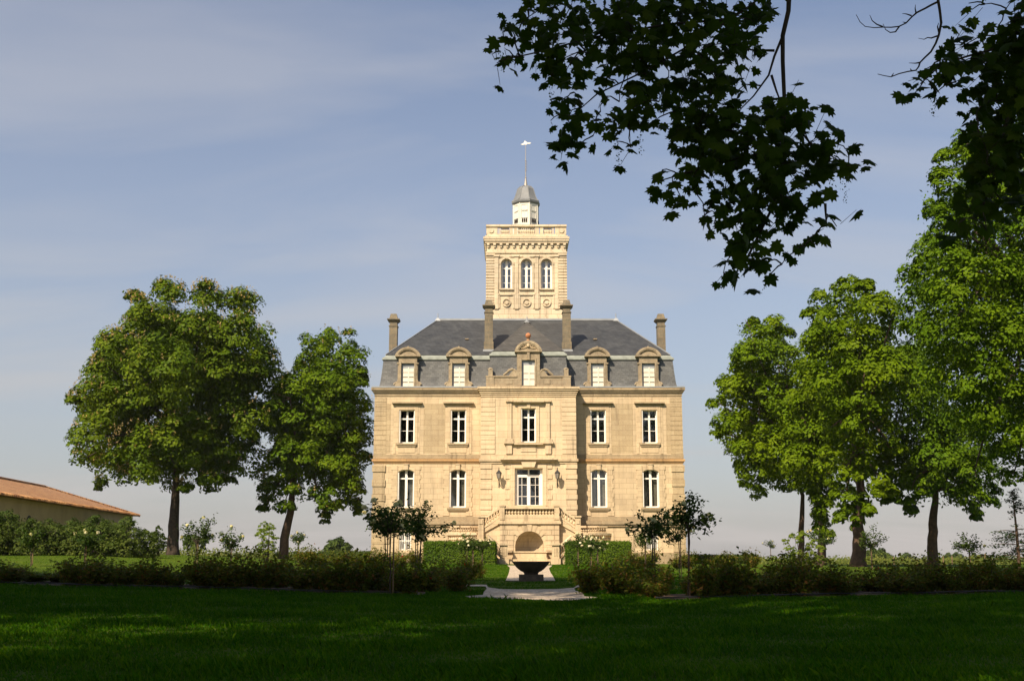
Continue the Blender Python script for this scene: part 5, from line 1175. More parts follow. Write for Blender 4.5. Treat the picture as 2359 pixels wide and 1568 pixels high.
# clipped hedges ------------------------------------------------------
def hedge(name, label, x0, x1, y0, y1, z0, z1, leaf, lsize, dens, group=None, rough=.05):
    e = empty(name, ((x0+x1)/2, (y0+y1)/2, z0)); tag(e, label, 'hedge', group)
    areas = [('f', (x1-x0)*(z1-z0)), ('b', (x1-x0)*(z1-z0)), ('t', (x1-x0)*(y1-y0)), ('l', (y1-y0)*(z1-z0)), ('r', (y1-y0)*(z1-z0))]; P = []; Nn = []
    for f_, A in areas:
        n = int(A*dens); u = rng.random(n); v = rng.random(n); o = rng.normal(size=n)*rough
        X = x0+(x1-x0)*u; Z_ = z0+(z1-z0)*v; Yv = y0+(y1-y0)*v
        if f_ == 'f': P.append(np.stack([X, y0+o, Z_], 1)); Nn.append(np.tile([0, -1, .3], (n, 1)))
        if f_ == 'b': P.append(np.stack([X, y1+o, Z_], 1)); Nn.append(np.tile([0, 1, .3], (n, 1)))
        if f_ == 't': P.append(np.stack([X, Yv, z1+o], 1)); Nn.append(np.tile([0, -.1, 1], (n, 1)))
        if f_ in 'lr': P.append(np.stack([(x0 if f_ == 'l' else x1)+o, y0+(y1-y0)*u, Z_], 1)); Nn.append(np.tile([-1 if f_ == 'l' else 1, 0, .3], (n, 1)))
    P = np.concatenate(P); Nn = np.concatenate(Nn).astype(float)+rng.normal(size=P.shape)*.45
    leaf_obj('foliage', P, Nn, lsize, M[leaf], e)
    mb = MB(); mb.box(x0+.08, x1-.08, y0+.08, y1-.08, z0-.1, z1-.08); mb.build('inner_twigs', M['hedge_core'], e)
YH = 72.5; kh = ppm(1270, YH)
for s, lab in ((-1, 'clipped box hedge left of the staircase'), (1, 'clipped box hedge right of the staircase')):
    xa, xb = (WX(976, 1270, YH), WX(1140, 1270, YH)) if s < 0 else (WX(1306, 1270, YH), WX(1453, 1270, YH))
    hedge('box_hedge', lab, xa, xb, YH, YH+1.9, terr((xa+xb)/2, YH)-.05, WZ(1248, YH), 'leaf_hedge', .085, 650)
Y2 = 84
for lab, a, b_, py, Yh in (('low dark hedge between the leaning chestnut and the mansion', 733, 856, 1271, 84), ('low dark hedge to the right of the mansion', 1584, 1745, 1279, 84)):
    xa, xb = WX(a, py, Yh), WX(b_, py, Yh); hedge('low_hedge', lab, xa, xb, Yh, Yh+1.2, terr((xa+xb)/2, Yh)-.1, WZ(py, Yh), 'leaf_shrub', .10, 450)
# vineyard: leaf rows nobody could count
def vines():
    P = []
    for Y in np.arange(104, 175, 2.2):
        n = int(4600*104/Y); X = rng.uniform(-75, 75, n); t = rng.random(n); h = 1.05+.22*np.sin(X*1.7+Y)+.12*rng.normal(size=n)
        P.append(np.stack([X, Y+rng.normal(size=n)*.22, terr_np(X, np.full(n, Y))+.25+t*(h-.25)], 1))
    P = np.concatenate(P); P = P[~((P[:, 0] > XC-HW) & (P[:, 0] < XC+HW) & (P[:, 1] < 112))]
    Nn = rng.normal(size=P.shape)*.6+np.array([-.3, -.5, .6]); o = leaf_obj('vineyard', P, Nn, .20, M['leaf_vine']); tag(o, 'rows of green vines across the field behind the garden', 'vines', kind='stuff')
vines()
posts = [(2172, 1282, 1291), (2268, 1276, 1291), (2287, 1280, 1291), (2192, 1281, 1291), (2058, 1284, 1291)]
plab = ['thin vineyard post just right of the forked trunk', 'stout short post in the field between rose and conifer', 'thin post nearest the conifer', 'thin pale post second right of the forked trunk', 'thin post left of the forked trunk']
for (px, y0, y1), lab in zip(posts, plab):
    Y = 96; p = at(px, y0, Y); mb = MB(); mb.tube([(p.x, Y, terr(p.x, Y)-.1), (p.x, Y, p.z)], [.05, .045], 6); mb.lathe((p.x, Y, p.z), [(.045, 0), (.05, .02), (.02, .06)], 6)
    tag(mb.build('vineyard_post', M['stake'], None, (p.x, Y, terr(p.x, Y))), lab, 'post', 'posts in the field at right')

# roses ---------------------------------------------------------------
PETAL = (np.array([(-.5, -.1, .12), (-.2, -.5, .10), (.3, -.45, .02), (.5, 0, .14), (.25, .48, .08), (-.25, .42, .02)]), np.array([(0, 1, 2, 3, 4, 5)]))
def flower_pts(c, r, n=16):
    d = unit(n); d[:, 2] = np.abs(d[:, 2])*1.2-.3; return np.array(c)+d*r*.55, d+rng.normal(size=d.shape)*.2
ROSES = []
def std_rose(label, px, base_py, cx, cy, r, flower='petal_cream', nf=7, lsz=.10, Y0=None, loose=1.0, group='standard roses around the garden'):
    g_ = ground_at(px, base_py) if Y0 is None else None; Y = g_.y if g_ is not None else Y0
    tp = at(px, base_py, Y); gz = terr(tp.x, Y); c = at(cx, cy, Y); R = r*1.18/ppm(cy, Y)
    e = empty('standard_rose', (tp.x, Y, gz)); tag(e, label, 'rose tree', group)
    fk = Vector((tp.x+(c.x-tp.x)*.3, Y, c.z-R*.75)); mb = MB()
    mb.tube(limb_path((tp.x, Y, gz-.05), fk, 5, .06), [.022, .02, .02, .018, .018, .016], 6)
    P = []; Nn = []; FP = []; FN = []
    nb = 15
    for i in range(nb):
        d = unit(1)[0]; d[2] = d[2]*.95+.05; tip = Vector(c)+Vector((d[0]*1.2, d[1], d[2]*.9))*R*random.uniform(.7, 1.2)*loose; pth = limb_path(fk, tip, 5, R*.3); mb.tube(pth, [.012, .010, .008, .006, .005, .003], 5)
        for q_ in range(int(42*max(.6, R/.45))):
            s = random.uniform(.35, 1.03); j = min(4, int(s*5)); b_ = pth[j].lerp(pth[min(5, j+1)], s*5-j) if s < 1 else pth[5]
            P.append(tuple(b_+Vector((random.gauss(0, .085), random.gauss(0, .085), random.gauss(-.02, .07))))); Nn.append((random.gauss(0, .7), random.gauss(-.2, .7), .8))
        if i < nf: a, b2 = flower_pts(tuple(tip+Vector((0, 0, .03))), .075); FP.append(a); FN.append(b2)
    tr = mb.build('trunk', M['bark'], e)
    mb = MB(); mb.tube([(tp.x+.05, Y+.02, gz-.1), (tp.x+.05, Y+.02, fk.z+.05)], .018, 6); mb.build('stake', M['stake'], e)
    leaf_obj('foliage', np.array(P), np.array(Nn), lsz, M['leaf_rose_std'], e)
    for a, b2 in zip(FP, FN): leaf_obj('flower', a, b2, .08, M[flower], e, PETAL)
    return Y
S = [('near standard rose left of the mansion with long bare stem to the lawn', 899, 1371, 897, 1192, 40, 'petal_cream', 7),
     ('leftmost cream standard rose overlapping the mansion corner', 887, 1340, 880, 1200, 36, 'petal_cream', 7),
     ('standard rose with sprawling crown over the left ground-floor window', 957, 1336, 955, 1196, 42, 'petal_cream', 7),
     ('right-leaning standard rose of the left-hand group, nearest the stair', 963, 1352, 988, 1205, 38, 'petal_cream', 5),
     ('small sparse standard rose left of the barred window on the right wing', 1485, 1315, 1486, 1238, 18, 'petal_cream', 0),
     ('dark-leaved standard rose in front of the right wing', 1505, 1359, 1500, 1206, 38, 'petal_cream', 7),
     ('standard rose overlapping the right corner of the mansion', 1566, 1332, 1560, 1216, 34, 'petal_cream', 6),
     ('tallest standard rose, right of the mansion corner against the sky', 1584, 1375, 1600, 1182, 42, 'petal_cream', 3),
     ('pink-white standard rose before the left box hedge, first from the left', 1073, 1309, 1071, 1248, 17, 'petal_white', 6),
     ('pink-white standard rose before the left box hedge, middle one', 1087, 1311, 1090, 1252, 16, 'petal_white', 6),
     ('pink-white standard rose beside the left lower flight of steps', 1109, 1303, 1114, 1250, 17, 'petal_white', 8),
     ('flowering standard rose beside the right lower flight of steps', 1330, 1304, 1327, 1246, 18, 'petal_white', 9),
     ('white standard rose at the middle of the right box hedge', 1360, 1311, 1358, 1252, 17, 'petal_white', 9),
     ('white standard rose before the right box hedge, farthest right of three', 1375, 1309, 1378, 1250, 17, 'petal_white', 9),
     ('leaning small standard rose in front of the shrubs at the far left', 70, 1303, 68, 1232, 24, 'petal_cream', 1),
     ('standard rose with white flowers in front of the barn shrubs', 192, 1308, 202, 1232, 28, 'petal_white', 5),
     ('dark standard rose just right of the tall chestnut trunk', 450, 1308, 454, 1222, 32, 'petal_cream', 5),
     ('cream standard rose between the two chestnuts', 529, 1308, 531, 1240, 22, 'petal_cream', 9),
     ('tiny pale standard rose right of the leaning chestnut', 685, 1296, 688, 1238, 14, 'petal_white', 5),
     ('tiny standard rose alone on the horizon right of the mansion', 1775, 1296, 1773, 1252, 10, 'petal_cream', 3),
     ('peach-flowered standard rose in front of the leafy trunk', 1889, 1306, 1893, 1236, 26, 'petal_cream', 5),
     ('dark standard rose beside the thick knotted trunk', 2007, 1312, 2003, 1240, 25, 'petal_cream', 2),
     ('small standard rose in the lawn between forked tree and conifer', 2234, 1316, 2232, 1250, 24, 'petal_cream', 1)]
for s in S:
    Y = std_rose(*s)
# rose bushes in the two long beds ------------------------------------
def bush_proto(seed, R=.46, H=.66, n=2400):
    random.seed(seed); P = []; Nn = []; mb = MB()
    for i in range(22):
        a = random.uniform(0, 2*PI); rr = R*math.sqrt(random.random()); tip = Vector((rr*math.cos(a), rr*math.sin(a), H*(random.uniform(.5, 1.0) if i > 4 else random.uniform(1.1, 1.45)))); pth = limb_path((random.uniform(-.08, .08), random.uniform(-.08, .08), -.03), tip, 5, .12); mb.tube(pth, [.012, .010, .008, .006, .004, .002], 4)
        for _ in range(n//22 if i > 4 else n//40):
            s = random.uniform(.12, 1.0); j = min(4, int(s*5)); b_ = pth[j].lerp(pth[j+1], s*5-j); P.append(tuple(b_+Vector((random.gauss(0, .085), random.gauss(0, .085), random.gauss(0, .06))))); Nn.append((random.gauss(0, .7), random.gauss(-.2, .7), .7))
    P = np.array(P); P[:, 2] = np.maximum(P[:, 2], .04); V, F = leafcloud(P, np.array(Nn), .078*rng.uniform(.5, 1.4, len(P)))
    ml = np_mesh('foliage', V, F, M['leaf_rose']); ms = mb.mesh('stem'); ms.materials.append(M['bark'])
    FP = []; FN = []
    for _ in range(1): a, b_ = flower_pts((random.uniform(-R, R)*.7, -R*.6, H*random.uniform(.5, 1)), .045, 12); FP.append(a); FN.append(b_)
    V, F = leafcloud(np.concatenate(FP), np.concatenate(FN), .06, PETAL); mf_ = np_mesh('flower', V, F, M['petal_red'])
    return ml, ms, mf_
protos = [bush_proto(100+i) for i in range(6)]; random.seed(11)
NB = 0
def rose_bush(x, y, sc_, label, group, red=False, sz=None):
    ml, ms, mf_ = random.choice(protos); e = empty('rose_bush', (x, y, terr(x, y))); e.rotation_euler = (0, 0, random.uniform(0, 6.28)); e.scale = (sc_, sc_, sz if sz else sc_*random.uniform(.88, 1.12)); tag(e, label, 'rose bush', group)
    for nme, me in (('stem', ms), ('foliage', ml)): o = bpy.data.objects.new(nme, me); C.objects.link(o); o.parent = e
    if red: o = bpy.data.objects.new('flower', mf_); C.objects.link(o); o.parent = e; e.rotation_euler = (0, 0, random.uniform(-.5, .5))
def row(pts, label, group, step=.62, jit=.10, red=0, s0=1.0, topz=0):
    L_ = [0]
    for a, b_ in zip(pts[:-1], pts[1:]): L_.append(L_[-1]+(Vector(b_)-Vector(a)).length)
    t = 0; out = []
    while t < L_[-1]:
        i = max(j for j in range(len(L_)) if L_[j] <= t); i = min(i, len(pts)-2); f_ = (t-L_[i])/(L_[i+1]-L_[i]); p = Vector(pts[i]).lerp(Vector(pts[i+1]), f_); out.append((p.x+random.uniform(-jit, jit), p.y+random.uniform(-jit, jit))); t += step*random.uniform(.85, 1.2)
    for x, y in out:
        if random.random() < .03: continue
        g_ = terr(x, y); hgt = (topz if topz else g_+.62*s0)+random.uniform(-.24, .12)-g_
        rose_bush(x, y, s0*random.uniform(.9, 1.15), label, group, random.random() < red, hgt/.72)
def G2(*pts): return [(ground_at(*p).x, ground_at(*p).y) for p in pts]
LEFTROW = G2((-200, 1345), (-60, 1347), (0, 1347), (300, 1354), (600, 1361), (820, 1368), (975, 1371))
RIGHTROW = G2((1510, 1382), (1600, 1381), (1800, 1375), (2100, 1370), (2358, 1366), (2440, 1365), (2620, 1364))
row([(x, y+.5) for x, y in LEFTROW], 'leafy rose bush in the front row of the left bed, among look-alikes', 'rose bushes in the front row left of the bowl', .5, .2, .12, 1.0, 1.09)
row([(x, y+.5) for x, y in RIGHTROW], 'leafy rose bush in the front row of the right bed, among look-alikes', 'rose bushes in the front row right of the bowl', .5, .2, .02, 1.0, 1.04)
LB = [(x, y+2.2) for x, y in LEFTROW]; RB = [(x, y+2.2) for x, y in RIGHTROW]
row(LB+[(LB[-1][0]+.9, LB[-1][1]+1.0)], 'rose bush in the second row of the left bed, among look-alikes', 'rose bushes in the second row left of the bowl', .62, .3, .1, 1, 1.06)
row([(RB[0][0]-.9, RB[0][1]+1.2)]+RB, 'rose bush in the second row of the right bed, among look-alikes', 'rose bushes in the second row right of the bowl', .62, .3, .03, 1, .99)
for (px, py, sz, lab, red) in ((1078, 1336, .95, 'red-flowered rose bush alone on the lawn left of the path', True), (1100, 1331, .7, 'small rose bush between the red-flowered bush and the gravel path', False), (1368, 1330, .65, 'loose rose bush alone on the sunlit lawn right of the path', False), (1398, 1336, .7, 'rose bush on the lawn edge right of the path, in front of the box hedge', False), (1430, 1348, .8, 'large dark rose bush ending the right bed beside the lawn', False), (1040, 1352, .85, 'large rose bush ending the left bed beside the lawn', False), (1012, 1345, .9, 'tall rose bush second from the inner end of the left bed', False), (1455, 1352, .95, 'tall rose bush second from the inner end of the right bed', False)):
    p = ground_at(px, py); rose_bush(p.x, p.y, sz, lab, 'rose bushes at the inner ends of the beds', red)
# far rows near the house
row(G2((700, 1306), (860, 1306), (1000, 1307)), 'low rose bush in the far row before the left wing, among look-alikes', 'low rose bushes before the left wing', 1.0, .3, .1, 1.15)
row(G2((1455, 1308), (1600, 1308), (1760, 1307)), 'low rose bush in the far row before the right wing, among look-alikes', 'low rose bushes before the right wing', 1.0, .3, .1, 1.15)
# beds of earth
def bed(pts, w0, w1, name):
    a = [(x, y-w0) for x, y in pts]; b_ = [(x, y+w1) for x, y in pts][::-1]; sheet(name, a+b_, M['soil'], .012)
bed(LEFTROW, .05, 2.9, 'flower_bed'); bed(RIGHTROW, .05, 2.9, 'flower_bed')
for pts, lab in ((LEFTROW, 'thin black hose lying along the left rose bed'), (RIGHTROW, 'thin black hose lying along the right rose bed')):
    mb = MB(); L_ = []
    for a, b_ in zip(pts[:-1], pts[1:]):
        n = max(2, int((Vector(b_)-Vector(a)).length/.4))
        for i in range(n): q_ = Vector(a).lerp(Vector(b_), i/n); L_.append((q_.x, q_.y+.08+random.uniform(-.04, .04), terr(q_.x, q_.y)+.05+random.uniform(0, .02)))
    mb.tube(L_, .016, 5); tag(mb.build('hose', M['hose'], None, L_[0]), lab, 'hose')
# grass blades ---------------------------------------------------------
def inside(X, Y, poly):
    r = np.zeros(len(X), bool); n = len(poly)
    for i in range(n):
        x0, y0 = poly[i]; x1, y1 = poly[(i+1) % n]; c = ((y0 > Y) != (y1 > Y)); xi = x0+(Y-y0)*(x1-x0)/((y1-y0) if y1 != y0 else 1e-9); r ^= c & (X < xi)
    return r
def grass():
    BL = (np.array([(-.10, 0, 0), (.10, 0, 0), (.05, .14, .62), (0, .42, 1.0)]), np.array([(0, 1, 2, 3)]))
    n = 470000; Y = 7+(31-7)*rng.random(n)**1.6; X = (rng.random(n)*2-1)*(Y*.44+4.5)
    m = 170000; Y2 = 24+(75-24)*rng.random(m)**1.25; X2 = np.where(rng.random(m) < .5, rng.uniform(-4, 7, m), rng.uniform(-33, 33, m)); Y = np.concatenate([Y, Y2]); X = np.concatenate([X, X2]); n += m; Z_ = terr_np(X, Y)
    keep = np.ones(n, bool)
    dx = (X-fx)
    
    for pg in PATHS: keep &= ~inside(X, Y, pg)
    lx = np.array([p[0] for p in LEFTROW]); ly = np.array([p[1] for p in LEFTROW]); yl = np.interp(X, lx, ly); keep &= ~((X < lx[-1]) & (Y > yl-.05) & (Y < yl+2.9))
    rx_ = np.array([p[0] for p in RIGHTROW]); ry = np.array([p[1] for p in RIGHTROW]); yl = np.interp(X, rx_, ry); keep &= ~((X > rx_[0]) & (Y > yl-.05) & (Y < yl+2.9))
    X, Y, Z_ = X[keep], Y[keep], Z_[keep]; n = len(X)
    h = np.where(Y > 28, .55, 1)*rng.uniform(.028, .065, n)*(1+.5*(np.sin(X*1.3+Y*.7)*np.sin(Y*1.9-X)))*(1+.6*(rng.random(n) < .04)); w = np.clip(.0035+Y*.0009, .005, .03)
    lean = rng.normal(size=(n, 2))*.5+np.array([-.2, 0]); a = rng.uniform(0, 2*PI, n)
    T = BL[0]; V = np.zeros((n, 4, 3)); ca, sa = np.cos(a), np.sin(a)
    for i in range(4):
        V[:, i, 0] = X+T[i, 0]*w*10*ca*.5+lean[:, 0]*T[i, 1]*h*1.6; V[:, i, 1] = Y+T[i, 0]*w*10*sa*.5+lean[:, 1]*T[i, 1]*h*1.6; V[:, i, 2] = Z_-.004+T[i, 2]*h
    F = np.arange(n*4).reshape(n, 4); o = link('grass', np_mesh('grass', V.reshape(-1, 3), F, M['blade'])); tag(o, 'shaded foreground lawn of short green blades', 'grass', kind='stuff')
grass()

# overhanging maples ---------------------------------------------------
LEAF5 = np.array([(0, -.50), (.10, -.36), (.34, -.40), (.28, -.20), (.50, -.02), (.30, .04), (.36, .26), (.16, .20), (.0, .52), (-.16, .20), (-.36, .26), (-.30, .04), (-.50, -.02), (-.28, -.20), (-.34, -.40), (-.10, -.36)])
# (tip of the middle lobe is +y; lobes right/left; stalk end at 0,-.28)
LEAF5 = np.array([(0, -.24), (.15, -.38), (.31, -.33), (.30, -.22), (.54, -.18), (.42, -.03), (.62, .20), (.40, .18), (.40, .38), (.22, .28), (.17, .44), (0, .66), (-.16, .42), (-.21, .28), (-.43, .36), (-.39, .16), (-.60, .12), (-.42, -.05), (-.53, -.22), (-.29, -.23), (-.29, -.35), (-.14, -.38)])
def maple_tmpl():
    V = [(0, -.05, .05)]+[(x, y, -.34*abs(x)-.26*max(0, y)**2) for x, y in LEAF5]; n = len(LEAF5)
    return np.array(V), np.array([(0, 1+i, 1+(i+1) % n) for i in range(n)])
MT = maple_tmpl()
def hanging(e, blobs, Y0, spread, root, dens, lsz, name='foliage', curves=(), rmain=.045):
    pts = [at(x, y, Y0+random.uniform(-spread, spread)*.5) for x, y, r in blobs]; R = [r/ppm(y, Y0) for x, y, r in blobs]
    P = []; Nn = []; mb = MB(); mb.smooth = True
    rootp = at(root[0], root[1], Y0); done = [(rootp, 0.0)]; order = sorted(range(len(pts)), key=lambda i: (pts[i]-rootp).length)
    for ci, cv in enumerate(curves):
        rm_ = rmain*(1 if ci == 0 else .55)
        c3 = [at(x, y, Y0) for x, y in cv]; n = len(c3); mb.tube(c3, [rm_*(1-.6*i/(n-1)) for i in range(n)], 7, .08)
        for i in range(n-1): done += [(c3[i].lerp(c3[i+1], t), 0) for t in (0, .5)]
    for i in order:
        p = pts[i]; q_, _ = min(done, key=lambda d: (d[0]-p).length+.15*(d[0]-rootp).length); L_ = (p-q_).length
        mb.tube(limb_path(q_, p, 4, min(.12, L_*.2)), [.008, .007, .006, .005, .004], 5); done.append((p, 0))
        n = max(2, int(dens*R[i]**2*PI/(lsz*lsz)))
        for _ in range(n):
            a = random.uniform(0, 2*PI); rr = R[i]*math.sqrt(random.random())*1.0; dy = random.uniform(-spread, spread)*.6
            c = p+Vector((rr*math.cos(a), dy, rr*math.sin(a))); P.append(tuple(c)); Nn.append((random.gauss(0, .6), random.gauss(-.8, .45), random.gauss(.55, .5)))
            if random.random() < .35: tw = p.lerp(c, .2); mb.tube([tw, c+Vector((0, 0, .03))], [.003, .002], 4)
    mb.build('branch', M['twig'], e)
    P = np.array(P); Nn = np.array(Nn); spin = rng.normal(size=len(P))*.7+PI     # leaf tips hang down
    base = np.array(WORLD[e.name]); V, F = leafcloud(P-base, Nn, lsz*rng.uniform(.7, 1.2, len(P)), MT, spin); link(name, np_mesh(name, V, F, M['leaf_maple']), e)
    # seed tassels
    for i in random.sample(range(len(pts)), min(14, len(pts))):
        c = pts[i]+Vector((random.uniform(-1, 1)*R[i]*.7, 0, -R[i]*.5)); P = [(c.x+random.gauss(0, .014), c.y+random.gauss(0, .014), c.z-.008*k_) for k_ in range(26)]
        leaf_obj('seed_tassel', np.array(P), unit(len(P)), .022, M['leaf_maple'], e)
za = lambda x, y, r: (1105+x*.4347, y*.4347, r*.4347)
A = [(90, 335, 45), (130, 255, 42), (190, 310, 30), (200, 180, 60), (160, 130, 25), (300, 250, 80), (260, 90, 75), (240, 20, 40), (400, 330, 70), (460, 370, 50), (345, 350, 28), (385, 410, 26), (420, 150, 110), (400, 40, 90), (560, 80, 110), (560, 270, 75), (620, 290, 35), (700, 180, 110), (650, 420, 45), (850, 270, 110), (760, 100, 130), (960, 80, 140), (950, 230, 110), (1000, 410, 45), (880, 400, 70), (780, 360, 70), (1150, 60, 140), (1150, 280, 110), (1300, 100, 120), (1350, 240, 90), (1450, 120, 85), (1500, 50, 85), (1440, 330, 50), (1250, 420, 110), (1100, 450, 100), (950, 540, 75), (830, 560, 75), (1050, 590, 90), (1200, 600, 135), (1330, 520, 90), (1150, 700, 110), (1300, 690, 75), (1050, 690, 45),
     (500, 490, 50), (430, 540, 30), (480, 600, 65), (375, 640, 40), (470, 700, 75), (440, 780, 60), (520, 790, 40), (600, 720, 35), (640, 590, 40), (700, 650, 55), (790, 640, 70), (725, 750, 32), (800, 780, 35), (860, 700, 30), (650, 510, 28), (740, 540, 35),
     (1600, 600, 85), (1700, 650, 60), (1500, 640, 85), (1450, 740, 90), (1600, 780, 130), (1750, 760, 95), (1870, 750, 50), (1945, 800, 35), (2000, 880, 30), (1955, 945, 40), (1850, 900, 70), (1700, 900, 130), (1520, 900, 120), (1370, 850, 80), (1260, 850, 70), (1160, 860, 50), (970, 900, 22), (925, 980, 38), (1020, 960, 42), (1065, 1045, 32), (1120, 970, 60), (1200, 920, 65), (1300, 1000, 85), (1450, 1040, 105), (1600, 1040, 90), (1700, 1100, 65), (1800, 1070, 45), (1250, 1130, 50), (1190, 1140, 18), (1350, 1180, 85), (1450, 1150, 80), (1245, 1200, 28), (1580, 1180, 26), (1610, 1235, 30), (1500, 1250, 45), (1390, 1290, 60), (1450, 1340, 50), (1500, 1390, 45), (1350, 1400, 65), (1290, 1445, 40), (1400, 1470, 42), (1600, 1400, 24), (1520, 1480, 20), (1330, 1500, 25),
     (1840, 1195, 42), (1780, 1240, 30), (1720, 1300, 24), (1790, 1300, 20), (1890, 1200, 32)]
A2 = [za(*b) for b in A]
cv = lambda pts, ox=1105, k=.4347: [(ox+x*k, y*k) for x, y in pts]
curvesA = [cv([(1640, -60), (1635, 60), (1605, 190), (1605, 330), (1615, 560), (1600, 800), (1590, 950), (1540, 1120), (1450, 1300), (1380, 1440)]), cv([(1605, 190), (1560, 300), (1530, 400), (1450, 510), (1380, 580)]), cv([(1545, 400), (1570, 480), (1600, 560)]), cv([(1560, 270), (1450, 268), (1350, 250)]), cv([(1500, -20), (1350, 90), (1100, 250), (850, 390), (620, 500), (460, 640)]), cv([(1380, 100), (1000, 130), (600, 200), (300, 280), (120, 320)]), cv([(1640, 620), (1750, 760), (1900, 850)]), cv([(1830, 1080), (1835, 1190)]), cv([(1600, 800), (1400, 830), (1150, 900), (950, 960)])]
YA = 10.0
def big_tree(name, label, trunk_xy, blobs, rtrunk=.5, fork=6.5, leaf='leaf_maple', sub=.28, nl=34, lsize=.40):
    x, y = trunk_xy; gz = terr(x, y); e = empty(name, (x, y, gz)); tag(e, label, 'maple')
    mb = MB(); mb.smooth = True; top = max(b[2] for b in blobs); mb.tube(limb_path((x, y, gz-.2), (x+.3, y, fork), 5, .2)+limb_path((x+.3, y, fork), (x, y+.5, top-2), 4, .6)[1:], [rtrunk*1.4, rtrunk, rtrunk*.95, rtrunk*.9, rtrunk*.88, rtrunk*.85, rtrunk*.6, rtrunk*.45, rtrunk*.3, rtrunk*.15], 14, .1)
    mb.build('trunk', M['bark'], e); mb = MB(); mb.smooth = True
    for b in blobs: mb.tube(limb_path((x, y, random.uniform(fork-.5, fork+3)), b[:3], 6, .8), [rtrunk*.4*(1-.85*i/6) for i in range(7)], 8, .1)
    mb.build('limb', M['bark'], e)
    P, Nn = crown_points(blobs, sub, nl, (.7, 1.3), .5, 1.2); leaf_obj('crown', P, Nn, lsize, M[leaf], e); return e
def crown_blobs(cx, cy, cz, R, H, n, seed, rr=(2.2, 3.2)):
    random.seed(seed); out = []
    for i in range(n):
        d = unit(1)[0]; s = random.random()**.4; out.append((cx+d[0]*R*s, cy+d[1]*R*s, cz+d[2]*H*s, random.uniform(*rr)))
    return out
tA = big_tree('maple_tree', 'overhanging maple branch of dark lobed leaves against the sky above the tower', (5.5, -2.0), crown_blobs(2.5, 0, 16.5, 6.5, 4.0, 18, 3), .42, 7)
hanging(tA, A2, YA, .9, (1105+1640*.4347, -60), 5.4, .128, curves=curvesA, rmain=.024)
# connecting bough from trunk to the visible branch
mb = MB(); mb.smooth = True; q0 = at(1105+1640*.4347, -60, YA); mb.tube([(5.5, -2, 8.2), (4.6, 2, 9.4), (3.4, 6.5, 9.0), (q0.x+.15, 9.4, q0.z+.9), tuple(q0)], [.17, .13, .10, .07, .045], 8, .1)
q1 = at(1400, -140, YA); mb.tube([(3.4, 6.5, 9.0), (1.8, 8.8, 8.2), tuple(q1)], [.08, .06, .03], 7); mb.build('bough', M['bark'], tA)
zb2 = lambda x, y, r: (1934.5+x*.4114, y*.4114, r*.4114)
Bm = [(980, 100, 80), (1000, 250, 100), (930, 50, 30), (720, 20, 24), (740, 55, 22), (810, 25, 24), (880, 200, 45), (640, 240, 50), (700, 250, 50), (560, 340, 42), (620, 380, 60), (700, 340, 50), (780, 330, 50), (450, 430, 42), (420, 520, 36), (540, 520, 34), (480, 440, 34), (650, 460, 38), (850, 350, 80), (950, 350, 90), (850, 480, 100), (980, 500, 100), (790, 600, 52), (900, 620, 100), (770, 670, 32), (780, 750, 32), (870, 750, 80), (970, 750, 100), (820, 850, 70), (900, 900, 100), (1000, 880, 80), (840, 990, 80), (760, 1100, 70), (700, 1220, 70), (640, 1290, 45), (900, 1130, 60), (1000, 1020, 60), (800, 1200, 60), (820, 1290, 30), (960, 1180, 50), (1080, 400, 90), (1080, 700, 90), (1080, 150, 90), (1080, 1000, 90)]
B2 = [zb2(*b) for b in Bm]; cvb = lambda pts: cv(pts, 1934.5, .4114)
curvesB = [cvb([(1100, -80), (1060, 200), (1000, 450), (930, 700), (880, 950), (800, 1150)]), cvb([(1040, 220), (850, 280), (700, 320), (560, 370), (450, 470)]), cvb([(1030, 560), (1000, 640)])]
tB = big_tree('maple_tree', 'second overhanging maple, dark leaves and a bare twig at the top right corner', (9.5, 4.5), crown_blobs(8.5, 3.5, 16.5, 5.5, 3.5, 15, 5), .38, 7)
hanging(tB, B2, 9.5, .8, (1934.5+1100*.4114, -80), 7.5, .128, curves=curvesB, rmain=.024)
mb = MB(); mb.smooth = True
q0 = at(1934.5+1100*.4114, -80*.4114, 9.5); mb.tube([(9.5, 4.5, 7.6), (7.8, 7.4, 8.2), (q0.x+.3, 9.2, q0.z+.8), tuple(q0)], [.14, .10, .07, .05], 8, .1); mb.build('bough', M['bark'], tB)
mb = MB(); mb.smooth = True
def twig(pts, r0): n = len(pts); mb.tube([at(*cvb([p])[0], 9.5) for p in pts], [r0*(1-.75*i/(n-1)) for i in range(n)], 6)
twig([(550, -120), (548, 0), (558, 60), (566, 130), (552, 200), (535, 245), (508, 292), (470, 328), (447, 352), (440, 375), (425, 395), (380, 402), (330, 414), (285, 432), (245, 425), (210, 416)], .013)
twig([(548, 12), (510, 30), (478, 48), (430, 72), (400, 98), (370, 130), (330, 150), (285, 155), (240, 154), (190, 157), (140, 150), (112, 125), (90, 84)], .010)
twig([(447, 352), (420, 356), (385, 354)], .008); twig([(545, 203), (510, 215), (490, 212), (470, 222), (438, 216)], .008); twig([(425, 75), (420, 50), (422, 28)], .007); twig([(400, 90), (370, 80), (348, 78)], .008)
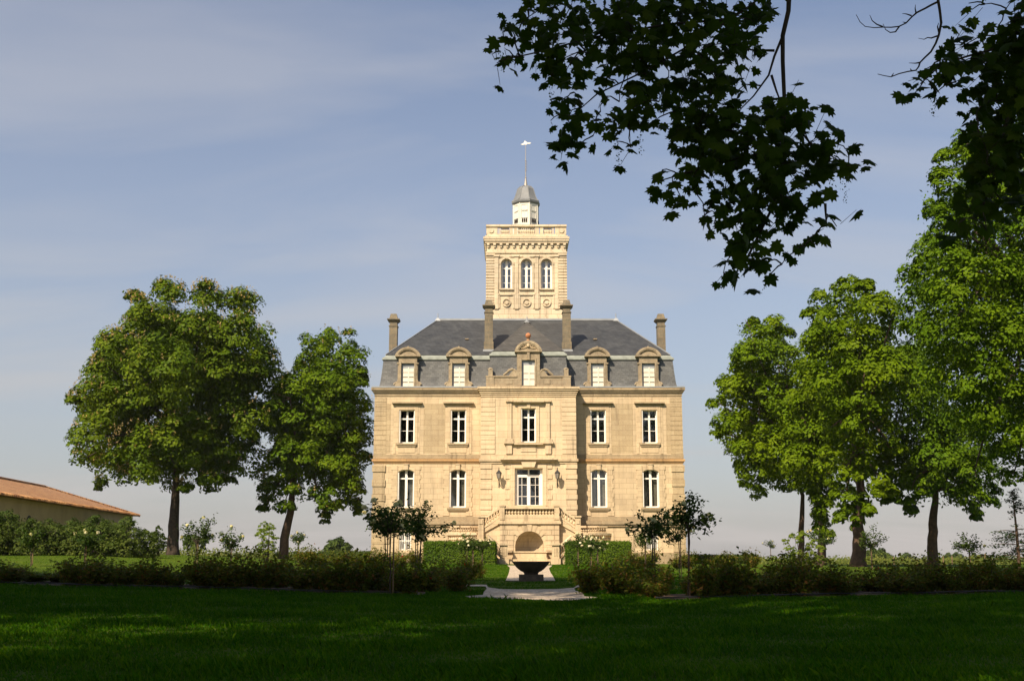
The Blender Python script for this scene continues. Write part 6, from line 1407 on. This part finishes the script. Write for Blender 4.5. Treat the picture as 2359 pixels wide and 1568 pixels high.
twig([(330, 152), (310, 180), (280, 184), (255, 168), (240, 135)], .008); twig([(240, 152), (205, 138), (180, 118), (166, 86)], .008); twig([(552, 180), (545, 150), (552, 130)], .008); twig([(400, 398), (392, 385)], .007); twig([(290, 428), (300, 410)], .007); twig([(370, 130), (350, 125)], .007)
mb.tube([tuple(at(*cvb([(550, -120)])[0], 9.5)), (4.6, 9.3, 6.6), (6.6, 8.2, 8.0), (8.6, 5.8, 7.9)], [.019, .03, .05, .07], 6); mb.build('bare_twig', M['twig'], tB)
# shade trees standing left of and behind the camera
shade = [((-7.5, -5), (-7, -2, 17, 7, 6, 26, 8), 'tall maple behind the camera to the left, shading the foreground lawn'),
         ((-14, 9), (-13.5, 9.5, 17.5, 6.5, 6, 28, 9), 'tall maple left of the camera, outside the frame, nearest the front lawn'),
         ((-23, 6), (-22.5, 7, 15, 6.5, 7, 22, 10), 'tall maple far left of the camera, outside the frame'),
         ((-17, 14), (-16.5, 14, 18, 6, 5.5, 24, 21), 'tallest maple left of the camera, beside the end of the rose bed'),
         ((-27, 17), (-26.5, 17.5, 16, 6, 6, 20, 22), 'maple outside the frame beyond the left end of the rose bed'),
         ((-12, 15), (-10.5, 16, 23, 4.4, 4.5, 24, 25), 'towering narrow maple left of the camera, its top shading the stone bowl'),
         ((-6, 5), (-2, 9.5, 21.5, 6, 4, 26, 23), 'very tall maple standing close on the left of the camera'),
         ((19, 6), (19, 6, 13, 6, 7, 22, 16), 'tall maple right of the camera, outside the frame')]
for (xy, (cx, cy, cz, R, H, n, sd), lab) in shade: big_tree('maple_tree', lab, xy, crown_blobs(cx, cy, cz, R, H, n, sd, (2.5, 3.5)), .45, 8)

# haze: even, pale, thin air round the whole place
def haze():
    mb = MB(); mb.box(-1520, 1520, -120, 1520, -5, 42); m = bpy.data.materials.new('haze'); m.use_nodes = True; nt = m.node_tree; nt.nodes.clear()
    o = nt.nodes.new('ShaderNodeOutputMaterial'); v = nt.nodes.new('ShaderNodeVolumePrincipled'); v.inputs['Color'].default_value = (.86, .88, .92, 1); v.inputs['Density'].default_value = .00012
    nt.links.new(v.outputs[0], o.inputs['Volume']); tag(mb.build('haze', m), 'thin pale haze over the fields', 'haze', kind='stuff')
haze()
